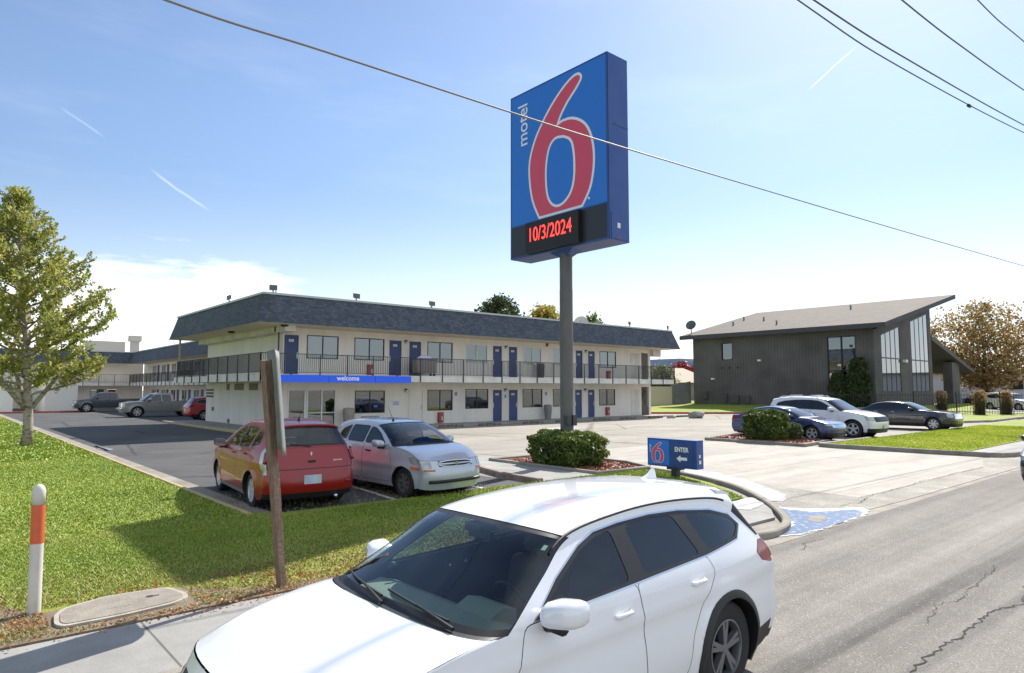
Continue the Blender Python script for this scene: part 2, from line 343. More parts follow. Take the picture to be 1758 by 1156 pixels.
def siding():
    def b(t, p):
        L = t.links; tc = N(t, 'ShaderNodeTexCoord'); sp = N(t, 'ShaderNodeSeparateXYZ'); L.new(tc.outputs['Object'], sp.inputs[0])
        ad = N(t, 'ShaderNodeMath', operation='ADD'); L.new(sp.outputs[0], ad.inputs[0]); L.new(sp.outputs[1], ad.inputs[1])
        mo = N(t, 'ShaderNodeMath', operation='FRACT'); mm = N(t, 'ShaderNodeMath', operation='MULTIPLY'); mm.inputs[1].default_value = 3.3; L.new(ad.outputs[0], mm.inputs[0]); L.new(mm.outputs[0], mo.inputs[0])
        lt = N(t, 'ShaderNodeMath', operation='LESS_THAN'); lt.inputs[1].default_value = .1; L.new(mo.outputs[0], lt.inputs[0])
        mx = N(t, 'ShaderNodeMix', data_type='RGBA'); L.new(lt.outputs[0], mx.inputs['Factor']); mx.inputs['A'].default_value = (.098, .092, .090, 1); mx.inputs['B'].default_value = (.055, .052, .05, 1)
        n = N(t, 'ShaderNodeTexNoise', i_Scale=.5, i_Detail=7.0); L.new(tc.outputs['Object'], n.inputs['Vector'])
        mr = N(t, 'ShaderNodeMapRange'); mr.inputs[1].default_value = .3; mr.inputs[2].default_value = .7; mr.inputs[3].default_value = .75; mr.inputs[4].default_value = 1.25; L.new(n.outputs['Fac'], mr.inputs[0])
        mu = N(t, 'ShaderNodeMix', data_type='RGBA', blend_type='MULTIPLY'); mu.inputs['Factor'].default_value = 1; L.new(mx.outputs['Result'], mu.inputs['A']); L.new(mr.outputs[0], mu.inputs['B'])
        L.new(mu.outputs['Result'], p.inputs['Base Color']); p.inputs['Roughness'].default_value = .85
    return ramp_mat('vertical_dark_siding', b)
M_SIDING = siding()

def text_mesh(name, s, size, mtl, f, parent, extrude=.0, bold=0., sx=1.0, align='CENTER'):
    """built-in font text turned into a mesh; f maps (u, v, w) to 3-D"""
    cu = bpy.data.curves.new(name, 'FONT'); cu.body = s; cu.size = size; cu.align_x = align; cu.extrude = max(extrude, .002); cu.offset = bold
    to = bpy.data.objects.new(name, cu); me = bpy.data.meshes.new_from_object(to)
    bpy.data.objects.remove(to)
    off = Vector((0, 0, 0)); q = parent
    while q is not None: off += q.location; q = q.parent
    for v in me.vertices: v.co = Vector(f(v.co.x * sx, v.co.y, v.co.z)) - off
    me.materials.clear(); me.materials.append(mtl)
    o = bpy.data.objects.new(name, me); COL.objects.link(o); o.parent = parent
    return o

# ------------------------------------------------------------------ vehicles
def paint(name, col, rough=.32, metal=.0, coat=1.):
    return mat(name, col, rough, metal, coat=coat, backdark=True)
M_GLC = glass('clear_car_glass', (.66, .75, .70), .01, 1.65)
M_GLT = glass('tinted_car_glass', (.10, .11, .12), .015, 1.7)
M_GLD = glass('dark_car_glass', None, .02, 1.75, base=(.014, .016, .018))
M_SEAT = mat('seat_cloth', (.10, .10, .10), .8); M_DASH = mat('dash_plastic', (.07, .075, .07), .7)
M_DASHL = mat('dash_grey_plastic', (.26, .29, .26), .7)

M_CHRB = mat('satin_chrome_surround', (.62, .64, .67), .2, metal=.9, backdark=True)
def cat_eval(nodes, corners, s):
    i = min(int(s), len(nodes) - 2); u = s - i; P = nodes
    def tan(j, right):
        if j == 0: return P[1] - P[0]
        if j == len(P) - 1: return P[-1] - P[-2]
        if j in corners: return (P[j + 1] - P[j]) if right else (P[j] - P[j - 1])
        return (P[j + 1] - P[j - 1]) / 2
    a, b = P[i], P[i + 1]; ta, tb = tan(i, True), tan(i + 1, False)
    ta = np.clip(ta, -1.6 * np.abs(b - a) - .03, 1.6 * np.abs(b - a) + .03); tb = np.clip(tb, -1.6 * np.abs(b - a) - .03, 1.6 * np.abs(b - a) + .03)
    return (2*u**3 - 3*u*u + 1) * a + (u**3 - 2*u*u + u) * ta + (3*u*u - 2*u**3) * b + (u**3 - u*u) * tb
def in_poly(pts, poly):
    x, y = pts[:, 0], pts[:, 1]; c = np.zeros(len(pts), bool); n = len(poly)
    for i in range(n):
        x0, y0 = poly[i]; x1, y1 = poly[i - 1]
        if y0 == y1: continue
        c ^= ((y0 > y) != (y1 > y)) & (x < (x1 - x0) * (y - y0) / (y1 - y0) + x0)
    return c
def inset(poly, d):
    n = len(poly); P = [Vector(p) for p in poly]; area = sum(P[i - 1].x * P[i].y - P[i].x * P[i - 1].y for i in range(n)); sg = 1 if area > 0 else -1
    out = []
    for i in range(n):
        a = (P[i] - P[i - 1]).normalized(); b = (P[(i + 1) % n] - P[i]).normalized()
        na = Vector((-a.y, a.x)) * sg; nb = Vector((-b.y, b.x)) * sg; m = (na + nb); m.normalize(); k = 1 / max(.4, m.dot(na))
        q = P[i] + m * d * k; out.append((q.x, q.y))
    return out
def rounded(poly, r, n=4):
    """rounds the corners of a closed outline"""
    out = []; P = [Vector(p) for p in poly]; N_ = len(P)
    for i in range(N_):
        a = P[i - 1] - P[i]; b = P[(i + 1) % N_] - P[i]; ra = min(r, a.length * .45); rb = min(r, b.length * .45)
        p0 = P[i] + a.normalized() * ra; p1 = P[i] + b.normalized() * rb
        for k in range(n + 1):
            u = k / n; q = p0 * (1 - u) ** 2 + P[i] * 2 * u * (1 - u) + p1 * u * u; out.append((q.x, q.y))
    return out

def build_car(sp, name, label, cat, group=None):
    root = empty(name, (0, 0, 0), label, cat, group)
    nodes = np.array([[a, b, c, d] for (a, b, c, d) in sp['nodes']], float); corners = set(sp.get('corners', (3, 6, 12, 13)))
    wt_ = sp['W']; zz = [a for a, b in wt_]; ww = [b for a, b in wt_]; L = sp['L']
    axles = sp['axles']; Ra = sp['arch']; rw = sp['wheel']; zc = rw
    tf, tr = sp.get('taper', (.12, .10)); xf, xr = sp.get('taperx', (1.3, L - 1.2)); ex = 2 / sp.get('round', 2.8)
    Wn = np.array([[a, b] for a, b in wt_])
    def Wf(x, z):
        z = np.asarray(z, float); x = np.asarray(x, float)
        w = (np.interp(z - .035, zz, ww) + np.interp(z + .035, zz, ww) + np.interp(z, zz, ww)) / 3
        w = w - tf * (np.clip(xf - x, 0, None) / xf) ** 2.2 - tr * (np.clip(x - xr, 0, None) / (L - xr)) ** 2.0
        for ax in axles:
            d = np.hypot(x - ax, z - zc); w = w + sp.get('flare', .018) * np.exp(-((d - Ra - .01) / .07) ** 2)
        zb = sp.get('crease')
        if zb: w = w + .012 * np.exp(-((z - zb - .05 * (x / L - .5)) / .045) ** 2) - .012 * np.exp(-((z - zb + .11) / .09) ** 2)
        return w
    cell = sp.get('cell', .07)
    # ---- top strip
    rules = sp['strip']
    svals = set()
    for i in range(len(nodes) - 1):
        seg = np.linalg.norm(nodes[i + 1][:2] - nodes[i][:2]); k = max(2, int(seg / cell / 1.1) + 1)
        svals |= {round(i + j / k, 4) for j in range(k + 1)}
    for (pn, mt, s0, s1, t0, t1, off) in rules: svals |= {round(s0, 4), round(s1, 4)}
    svals = sorted(svals)
    keep = [svals[0]]
    need = {round(v, 4) for r in rules for v in (r[2], r[3])} | {float(i) for i in range(len(nodes))}
    for v in svals[1:]:
        if v - keep[-1] < .02 and v not in need: continue
        keep.append(v)
    svals = keep
    tv = {0., .1, .2, .3, .4, .5, .58, .66, .74, .81, .87, .92, .955, .98, 1.}
    if cell > .1: tv = {0., .2, .4, .6, .75, .88, .96, 1.}
    for r in rules: tv |= {round(r[4], 4), round(r[5], 4)}
    tv = sorted(tv); tv = sorted([-t for t in tv if t > 0]) + tv
    C = [cat_eval(nodes, corners, s) for s in svals]
    grid = []
    for (px, pz, rx, rz) in C:
        ry = float(Wf(rx, rz)); row = []
        for t in tv:
            a = abs(t) * math.pi / 2; c = max(math.cos(a), 0) ** ex; s_ = math.sin(a) ** ex
            if abs(t) == 1: c = 0.
            row.append((rx + (px - rx) * c, math.copysign(ry * s_, t), rz + (pz - rz) * c))
        grid.append(row)
    parts = {}
    def bucket(pn): return parts.setdefault(pn, dict(mb=MB(), mats=[], off=0.))
    def mi(bk, m):
        if m not in bk['mats']: bk['mats'].append(m)
        return bk['mats'].index(m)
    for i in range(len(svals) - 1):
        sm = (svals[i] + svals[i + 1]) / 2
        for j in range(len(tv) - 1):
            tm = abs(tv[j] + tv[j + 1]) / 2; pn, mt, off = 'body', sp['paint'], 0
            for r in rules:
                if r[2] < sm < r[3] and r[4] < tm < r[5]: pn, mt, off = r[0], r[1], r[6]; break
            if pn == 'gap': continue
            kk = 0 if (pn == 'body' or (r[4] if pn != 'body' else 0) < .4) else (1 if tv[j] >= 0 else -1)
            bk = bucket((pn, kk)); bk['off'] = off
            q = [grid[i][j], grid[i][j + 1], grid[i + 1][j + 1], grid[i + 1][j]]
            bk['mb'].add(q, [(0, 3, 2, 1)], mi(bk, mt))
    # ---- sides
    rail = [(c[2], c[3]) for c in C]
    b0 = rail[0]; b1 = rail[-1]; zl = sp['sill']
    bottom = []
    xs = [b1[0]]
    for ax in sorted(axles, reverse=True):
        h = math.sqrt(max(Ra * Ra - (zl - zc) ** 2, 0)); a0 = math.atan2(zl - zc, h)
        n = max(3, int(abs(bottom[-1][0] - (ax + h)) / cell)) if bottom else max(2, int(abs(b1[0] - ax - h) / cell))
        st = bottom[-1] if bottom else b1
        for k in range(1, n): bottom.append((st[0] + (ax + h - st[0]) * k / n, st[1] + (zl - st[1]) * min(1, k / n * (3 if not bottom or st is b1 else 1))))
        na = 30 if cell < .06 else 18
        for k in range(na + 1):
            a = a0 + (math.pi - 2 * a0) * k / na; bottom.append((ax + Ra * math.cos(a), zc + Ra * math.sin(a)))
    st = bottom[-1]; n = max(2, int(abs(st[0] - b0[0]) / cell))
    for k in range(1, n): bottom.append((st[0] + (b0[0] - st[0]) * k / n, zl + (b0[1] - zl) * k / n))
    outline = rail + bottom
    V = []; E_ = []
    def addpoly(P, split=True):
        idx = []; n = len(P)
        for i in range(n):
            a = np.array(P[i]); b = np.array(P[(i + 1) % n]); k = max(1, int(np.linalg.norm(b - a) / cell)) if split else 1
            for j in range(k): idx.append(len(V)); V.append(tuple(a + (b - a) * j / k))
        for i in range(len(idx)): E_.append((idx[i], idx[(i + 1) % len(idx)]))
    addpoly(outline, False)
    srules = []
    for (pn, mt, poly, off) in sp['side']:
        if pn == 'door':
            P = rounded(poly, .06, 3); srules.append((pn, mt, inset(P, .007), off)); srules.append(('body', M_BLACK, P, 0))
            addpoly(P); addpoly(inset(P, .007))
        elif pn == 'window':
            P = rounded(poly, .05, 3); P2 = inset(P, -sp.get('trimw', .02)); srules.append((pn, mt, P, off)); srules.append(('window_trim', sp.get('trim', M_BLACK), P2, 0))
            addpoly(P); addpoly(P2)
        else:
            P = poly; srules.append((pn, mt, P, off)); addpoly(P)
    CV = np.array(V)
    lo = CV.min(0); hi = CV.max(0); gx = np.arange(lo[0] + cell / 2, hi[0], cell); gz = np.arange(lo[1] + cell / 2, hi[1], cell)
    G = np.array([(x, z) for x in gx for z in gz]); G = G[in_poly(G, outline)]
    d2 = ((G[:, None, :] - CV[None, :, :]) ** 2).sum(2).min(1); G = G[d2 > (.42 * cell) ** 2]
    allv = [Vector(v) for v in V] + [Vector(g) for g in G]
    r = delaunay_2d_cdt(allv, E_, [], 0, 1e-5)
    OV = np.array([(v.x, v.y) for v in r[0]]); F = np.array([f for f in r[2]])
    cen = OV[F].mean(1); ins = in_poly(cen, outline); F = F[ins]; cen = cen[ins]
    assign = np.full(len(F), -1)
    for k in range(len(srules) - 1, -1, -1): assign[in_poly(cen, srules[k][2])] = k
    Y = Wf(OV[:, 0], OV[:, 1])
    tri = OV[F]; ar = (tri[:, 1, 0] - tri[:, 0, 0]) * (tri[:, 2, 1] - tri[:, 0, 1]) - (tri[:, 2, 0] - tri[:, 0, 0]) * (tri[:, 1, 1] - tri[:, 0, 1])
    # separate objects for each window or door polygon on each side
    for side in (-1, 1):
        P3 = np.column_stack([OV[:, 0], side * Y, OV[:, 1]])
        for k in range(-1, len(srules)):
            sel = F[assign == k]; sa = ar[assign == k]
            if len(sel) == 0: continue
            if k == -1: pn, mt, off, key = 'body', sp['paint'], 0, ('body', 0)
            else:
                pn, mt, _, off = srules[k]
                if pn == 'gap': continue
                key = ('body', 0) if pn == 'body' else (pn, side * (k + 1))
            bk = bucket(key); bk['off'] = off if key[0] != 'body' else 0
            used, inv = np.unique(sel, return_inverse=True); inv = inv.reshape(-1, 3)
            fs = []
            for (a, b, c), s_ in zip(inv, sa):
                ccw = s_ > 0   # in (x,z) seen from -y
                fs.append((a, b, c) if ccw == (side < 0) else (a, c, b))
            bk['mb'].add(P3[used], fs, mi(bk, mt))
    objs = {}
    for key, bk in parts.items():
        nm = key[0]
        me_o = bk['mb'].build(nm, bk['mats'], root, world=False)
        me = me_o.data; bm = bmesh.new(); bm.from_mesh(me); bmesh.ops.remove_doubles(bm, verts=bm.verts, dist=.002)
        if bk['off']:
            bm.normal_update()
            for v in bm.verts: v.co += v.normal * bk['off']
        bm.to_mesh(me); bm.free()
        me.polygons.foreach_set('use_smooth', [True] * len(me.polygons)); me.set_sharp_from_angle(angle=R_(38)); me.update()
        objs[key] = me_o
    # ---- arch liners, arch lips, underbody, wheels
    ln = MB()
    for ax in axles:
        for side in (-1, 1):
            n = 20; vs = []
            for k in range(n + 1):
                a = -.5 + (math.pi + 1.) * k / n; x = ax + (Ra + .004) * math.cos(a); z = zc + (Ra + .004) * math.sin(a)
                y = float(Wf(x, z)); vs += [(x, side * (y - .004), z), (x, side * (y - .34), z)]
            fs = [(2 * k, 2 * k + 1, 2 * k + 3, 2 * k + 2) for k in range(n)]
            ln.add(vs, fs); yb = side * (float(Wf(ax, zc)) - .33)
            ln.add([(ax + (Ra + .01) * math.cos(a), yb, zc + (Ra + .01) * math.sin(a)) for a in [2 * math.pi * q / 20 for q in range(20)]], [tuple(range(20))])
            if sp.get('clad'):
                wdt = sp['clad']; vs = []
                for k in range(33):
                    a = -.45 + (math.pi + .9) * k / 32
                    for q, (rr, dy) in enumerate(((Ra - .004, -.03), (Ra - .004, .012), (Ra + wdt * .5, .014), (Ra + wdt, .008), (Ra + wdt, -.004))):
                        x = ax + rr * math.cos(a); z = zc + rr * math.sin(a); vs.append((x, side * (float(Wf(x, max(z, .2))) + dy), z))
                ln.add(vs, [(5 * k + q, 5 * k + q + 1, 5 * k + q + 6, 5 * k + q + 5) for k in range(32) for q in range(4)], 1)
    wi = float(Wf(L / 2, .35)) - .1
    ln.box(axles[0] + Ra, -wi, zl + .02, axles[1] - Ra, wi, zl + .10)
    ln.box(nodes[0][0] + .2, -wi + .25, zl + .02, nodes[-1][0] - .15, wi - .25, zl + .12)
    ln.build('underbody', [M_BLACK, sp.get('cladmat', M_BLACK)], root, world=False, smooth=True, angle=50)
    tw = sp.get('tyre', .20)
    for ax in axles:
        for side in (-1, 1):
            yo = float(Wf(ax, zc + Ra * .9)) - sp.get('tuck', .045); y0 = side * (yo - tw); y1 = side * yo
            tz = MB(); rr = rw * sp.get('rimf', .66)
            tz.lathe([(rr, y0), (rw * .93, y0), (rw, y0 + side * .03), (rw, y1 - side * .03), (rw * .985, y1 - side * .015), (rw * .93, y1), (rr * 1.06, y1 - side * .004), (rr, y1 - side * .012), (rr * .97, y1 - side * .05), (rr * .9, y1 - side * .1), (.02, y1 - side * .11)], (ax, 0, rw), 'y', 40)
            w = tz.build('wheel', M_RUBBER, root, world=False, smooth=True, angle=45, fixn=True)
            rm = MB(); ns = sp.get('spokes', 5); ym = y1 - side * .02
            rm.lathe([(rr * .99, y1 - side * .014), (rr * .99, y1 - side * .006), (rr * .93, y1 - side * .004), (rr * .89, y1 - side * .03), (rr * .89, y1 - side * .08)], (ax, 0, rw), 'y', 40)
            rm.lathe([(.001, ym + side * .004), (rr * .14, ym + side * .003), (rr * .2, ym - side * .01), (rr * .22, ym - side * .06)], (ax, 0, rw), 'y', 18)
            for k in range(ns):
                a0 = 2 * math.pi * k / ns + .3
                for da in ((-.13, .13) if sp.get('twin') else (0,)):
                    a = a0 + da; c, s_ = math.cos(a), math.sin(a); wa, wb = (rr * .07, rr * .075) if sp.get('twin') else (rr * .12, rr * .16)
                    def pt(rad, off, dy): return (ax + rad * c - off * s_, ym + side * dy, rw + rad * s_ + off * c)
                    vs = [pt(rr * .12, -wa, 0), pt(rr * .12, wa, 0), pt(rr * .93, wb, .006), pt(rr * .93, -wb, .006), pt(rr * .12, -wa * 1.3, -.05), pt(rr * .12, wa * 1.3, -.05), pt(rr * .93, wb * 1.3, -.035), pt(rr * .93, -wb * 1.3, -.035)]
                    rm.add(vs, [(0, 1, 2, 3), (4, 7, 6, 5), (0, 4, 5, 1), (1, 5, 6, 2), (2, 6, 7, 3), (3, 7, 4, 0)])
            rm.build('rim', sp.get('rimmat', M_ALLOY), w, world=False, smooth=True, angle=35, fixn=True)
    # ---- handles, mirrors
    for (hx, hz) in sp.get('handles', ()):
        for side in (-1, 1):
            y = float(Wf(hx, hz)); hb = MB()
            hb.tube([(hx - .095, side * (y - .01), hz - .003), (hx - .075, side * (y + .022), hz), (hx + .075, side * (y + .024), hz + .006), (hx + .095, side * (y - .01), hz + .008)], [.012, .016, .016, .012], 8)
            hb.build('door_handle', sp.get('handlemat', sp['paint']), root, world=False, smooth=True)
    mx, mz = sp['mirror']; ms_ = sp.get('mirrorsize', 1.)
    for side in (-1, 1):
        y = float(Wf(mx + .1, mz)) ; mb = MB(); n = 14; rings = []
        for (dx, sc_) in ((-.10, .25), (-.095, .55), (-.07, .82), (-.02, 1.0), (.05, 1.02), (.075, .97)):
            ring = []
            for k in range(n):
                a = 2 * math.pi * k / n; cy = math.copysign(abs(math.cos(a)) ** .6, math.cos(a)); cz = math.copysign(abs(math.sin(a)) ** .6, math.sin(a))
                ring.append((mx + (dx + .02 * cy) * ms_, side * (y + (.15 + .115 * cy * sc_) * ms_), mz + (.05 + .075 * cz * sc_ + .012 * cy) * ms_))
            rings.append(ring)
        vs = [v for r_ in rings for v in r_]; fs = [(i * n + k, i * n + (k + 1) % n, (i + 1) * n + (k + 1) % n, (i + 1) * n + k) for i in range(len(rings) - 1) for k in range(n)] + [tuple(range(n))[::-1]]
        mb.add(vs, fs, 0); mb.add(rings[-1], [tuple(range(n))], 1)
        low = MB()
        o = mb.build('side_mirror', [sp.get('mirrormat', sp['paint']), M_CHROME], root, world=False, smooth=True, angle=60, fixn=True)
        low.tube([(mx + .02 * ms_, side * (y - .03), mz - .045 * ms_), (mx + .01, side * (y + .05 * ms_), mz - .035 * ms_), (mx, side * (y + .15 * ms_), mz - .02 * ms_)], [.05 * ms_, .035 * ms_, .045 * ms_], 10)
        low.build('mirror_stalk', M_BLACK, o, world=False, smooth=True)
    # ---- cabin
    if sp.get('cabin'):
        ib = MB(); c = sp['cabin']; wy = c['w']; zf = .32
        ib.box(c['x0'], -wy, zf - .05, c['x1'], wy, zf)
        ib.build('floor_pan', M_BLACK, root, world=False)
        db = MB(); xd = c['dash']; zd = c['zd']
        prof = [(xd - .45, zd - .02), (xd - .1, zd + .03), (xd + .05, zd - .02), (xd + .12, zd - .18), (xd + .02, zd - .4), (xd - .4, zd - .4)]
        db.prism(prof, lambda u, v, w: (u, -wy + w, v), 2 * wy); 
        hood_ = [(xd - .12, zd + .02), (xd + .02, zd + .08), (xd + .14, zd + .05), (xd + .13, zd - .05)]
        db.prism(hood_, lambda u, v, w: (u, c['drv'] * .37 - .19 + w, v), .38)
        db.build('dashboard', sp.get('dashmat', M_DASH), root, world=False, smooth=True, angle=50, fixn=True)
        sw = MB(); cx_, cy_, cz_ = xd + .27, c['drv'] * .37, zd - .0
        ringp = [(cx_ + .185 * math.cos(a) * -.35, cy_ + .185 * math.sin(a), cz_ + .185 * math.cos(a) * .93) for a in [2 * math.pi * k / 24 for k in range(25)]]
        sw.tube(ringp, .015, 6, caps=False); sw.bar((cx_, cy_ - .17, cz_), (cx_, cy_ + .17, cz_), .04, .02); sw.bar((cx_, cy_, cz_), (xd + .05, cy_, cz_ - .1), .06)
        sw.build('steering_wheel', M_BLACK, root, world=False, smooth=True, angle=50)
        for sx in c['rows']:
            for sy in (-.37, .37):
                s_ = MB()
                def cush(x0, x1, z0, z1, lean, w2):
                    P = rounded([(x0, z0), (x1, z0), (x1 + lean, z1), (x0 + lean, z1)], .06, 3)
                    s_.prism(P, lambda u, v, w: (u, sy - w2 + w, v), 2 * w2)
                cush(sx, sx + .5, .42, .58, 0, .25); cush(sx + .42, sx + .58, .5, zd + .04, .14, .24); cush(sx + .60, sx + .70, zd + .08, zd + .26, .02, .13)
                s_.bar((sx + .63, sy - .05, zd), (sx + .65, sy - .05, zd + .12), .015); s_.bar((sx + .63, sy + .05, zd), (sx + .65, sy + .05, zd + .12), .015)
                s_.build('seat', M_SEAT, root, world=False, smooth=True, angle=40, fixn=True)
    return root, Wf, C, svals, nodes, corners
def strip_pt(info, s, t, off=0.):
    """a point on the car's top strip, and its outward normal"""
    root, Wf, C, sv, nodes, corners = info
    def ev(s, t):
        px, pz, rx, rz = cat_eval(nodes, corners, s); ry = float(Wf(rx, rz)); ex = info_ex[root.name]
        a = abs(t) * math.pi / 2; c = max(math.cos(a), 0) ** ex; q = math.sin(a) ** ex
        return Vector((rx + (px - rx) * c, math.copysign(ry * q, t), rz + (pz - rz) * c))
    p = ev(s, t)
    if not off: return p
    du = ev(s + .01, t) - p; dv = ev(s, min(t + .01, .999)) - p; n = dv.cross(du).normalized()
    return p - n * off if n.z < -.2 and 3 < s < 12 else p + n * off
info_ex = {}
def strip_y(info, s, y, off=Vector((0, 0, 0))):
    """the point of the top strip at lateral position y"""
    root, Wf, C, sv, nodes, corners = info; c = cat_eval(nodes, corners, s); ry = float(Wf(c[2], c[3])); ex = info_ex[root.name]
    return strip_pt(info, s, math.copysign(math.asin(min(1, (abs(y) / ry)) ** (1 / ex)) * 2 / math.pi, y)) + off

def place_car(root, lp, wp, rz, s=1.0):
    c, sn = math.cos(rz), math.sin(rz)
    root.rotation_euler = (0, 0, rz); root.scale = (s, s, s)
    root.location = (wp[0] - s * (lp[0] * c - lp[1] * sn), wp[1] - s * (lp[0] * sn + lp[1] * c), 0.0)
def std_strip(p, tg, ws=M_GLC, rg=None, hood=True, tail=(13.1, 14.6, .70), grille=(1.95, 2.85, .42), gmat=None, head=(2.15, 2.97, .55), lower=(0, .8), tailm=None, deck=None, frit=.035, lowm=None):
    rg = rg or tg
    r = []
    r.append(('windshield', ws, 6.12, 7.9, 0, .955, -.004)); r.append(('windshield', M_BLACK, 6.0, 8.0, 0, .975, -.004))
    if hood: r += [('hood', p, 3.03, 5.8, 0, .90, 0), ('gap', None, 2.99, 5.84, 0, .915, 0), ('body', M_BLACK, 5.84, 6.0, 0, .96, 0)]
    r.append(('rear_window', rg, 12.14, 12.86, 0, .84, -.003)); r.append(('rear_window', M_BLACK, 12.08, 12.94, 0, .88, -.003))
    if grille: r.append(('grille', gmat or M_BLACK, grille[0], grille[1], 0, grille[2], .002))
    r.append(('headlight', M_CLEAR, head[0], head[1], head[2], 1.0, .004))
    if tail: r.append(('taillight', tailm or M_TAIL, tail[0], tail[1], tail[2], 1.0, .004))
    r.append(('body', lowm or M_BLACK, lower[0], lower[1], 0, 1.0, 0)); r.append(('body', lowm or M_BLACK, 16.5, 17.0, 0, 1.0, 0))
    if deck: r += deck
    return r
W_SUV = [(.15, .86), (.30, .93), (.5, .965), (.75, .965), (.95, .955), (1.1, .93), (1.3, .835), (1.5, .735), (1.65, .65), (1.8, .6)]
W_CAR = [(.12, .80), (.25, .86), (.45, .89), (.65, .885), (.85, .87), (.98, .845), (1.15, .77), (1.3, .685), (1.42, .61), (1.6, .55)]
def scaleW(W, fy, fz): return [(a * fz, b * fy) for a, b in W]
def plate(info, x, z, parent, y=0, w=.31, h=.155, rear=True, nx=1):
    mb = MB(); mb.box(x, y - w / 2, z - h / 2, x + .012 * nx, y + w / 2, z + h / 2); 
    mb.build('licence_plate', M_PLATE, parent, world=False)
def antenna(root, x, z, y=0, h=.28, lean=.18):
    mb = MB(); mb.lathe([(.03, z - .01), (.028, z + .03), (.008, z + .06)], (x, y, 0), 'z', 10); mb.tube([(x, y, z + .03), (x + lean, y, z + h)], [.006, .002], 6); mb.build('antenna', M_BLACK, root, world=False, smooth=True)

# hero: white SUV in the road
P_WHITE = paint('pearl_white_paint', (.76, .77, .80), .28)
N_SUV = [(.12, .22, .42, .25), (.05, .45, .38, .45), (.04, .68, .38, .70), (.14, .89, .50, .90), (.50, 1.02, .76, .99), (.95, 1.105, 1.12, 1.06), (1.18, 1.13, 1.52, 1.09),
         (1.62, 1.38, 1.93, 1.34), (2.03, 1.605, 2.27, 1.52), (2.7, 1.70, 2.9, 1.59), (3.4, 1.725, 3.5, 1.60), (4.1, 1.705, 4.12, 1.555), (4.50, 1.665, 4.38, 1.47), (4.80, 1.23, 4.68, 1.21),
         (4.98, 1.0, 4.84, 1.0), (5.05, .7, 4.82, .7), (5.06, .45, 4.78, .45), (4.95, .3, 4.72, .3)]
def suv_side(p, gf, gr):
    return [('window', gf, [(1.80, 1.145), (2.71, 1.18), (2.68, 1.525), (2.52, 1.505), (2.32, 1.445), (2.04, 1.30)], -.004),
            ('window', gr, [(2.90, 1.188), (3.66, 1.218), (3.48, 1.53), (3.2, 1.545), (2.86, 1.535)], -.004),
            ('window', gr, [(3.80, 1.225), (4.28, 1.27), (4.40, 1.35), (4.30, 1.42), (4.05, 1.485), (3.66, 1.525)], -.004),
            ('body', M_BLACK, [(1.72, 1.125), (2.75, 1.158), (3.75, 1.197), (4.30, 1.245), (4.43, 1.345), (4.32, 1.44), (4.05, 1.508), (3.6, 1.553), (3.2, 1.567), (2.79, 1.555), (2.50, 1.53), (2.30, 1.468), (2.0, 1.315)], 0),
            ('window_surround', M_CHRB, inset([(1.72, 1.125), (2.75, 1.158), (3.75, 1.197), (4.30, 1.245), (4.43, 1.345), (4.32, 1.44), (4.05, 1.508), (3.6, 1.553), (3.2, 1.567), (2.79, 1.555), (2.50, 1.53), (2.30, 1.468), (2.0, 1.315)], -.011), .001),
            ('door', p, [(1.58, .36), (1.50, .75), (1.62, 1.115), (2.77, 1.16), (2.82, .36)], 0),
            ('door', p, [(2.815, .36), (2.765, 1.160), (3.74, 1.20), (3.80, 1.05), (3.62, .90), (3.42, .66), (3.36, .36)], 0),
            ('body', M_BLACK, [(1.2, .0), (1.2, .33), (3.7, .33), (3.7, 0)], 0),
            ('body', M_BLACK, [(4.2, .1), (4.3, .42), (5.2, .50), (5.2, .1)], 0),
            ('taillight', M_TAIL, [(4.64, 1.01), (4.56, 1.09), (4.66, 1.18), (5.0, 1.18), (5.0, .98), (4.80, .97)], .004)]
sp = dict(nodes=N_SUV, L=5.07, W=W_SUV, axles=(.97, 3.97), arch=.435, wheel=.385, sill=.25, cell=.045, paint=P_WHITE, flare=.03, crease=.92, round=3.0, spokes=5, twin=True, rimmat=M_DALLOY, rimf=.64,
          handles=((2.55, .99), (3.52, 1.03)), mirror=(1.80, 1.13), mirrorsize=1.12, clad=.06, trim=M_BLACK, trimw=.008, tyre=.24, dashmat=M_DASHL,
          cabin=dict(x0=1.3, x1=4.7, w=.80, dash=1.75, zd=1.03, drv=-1, rows=(2.35, 3.25)),
          strip=std_strip(P_WHITE, M_GLT, tail=(13.15, 13.95, .72), head=(1.85, 2.4, .55), grille=(1.2, 2.6, .42), lower=(0, .4)), side=suv_side(P_WHITE, glass('front_side_glass', (.34, .41, .42), .01, 1.65), M_GLT))
sp['strip'].insert(0, ('body', M_BLACK, 12.06, 12.98, .88, 1.0, 0))
info_ex['white_suv'] = 2 / 3.0
HI = build_car(sp, 'white_suv', 'pearl white suv passing in the road, large in the foreground', 'suv')
hero = HI[0]
place_car(hero, (2.5, 0), (3.084, 3.412), .0214, .8354)
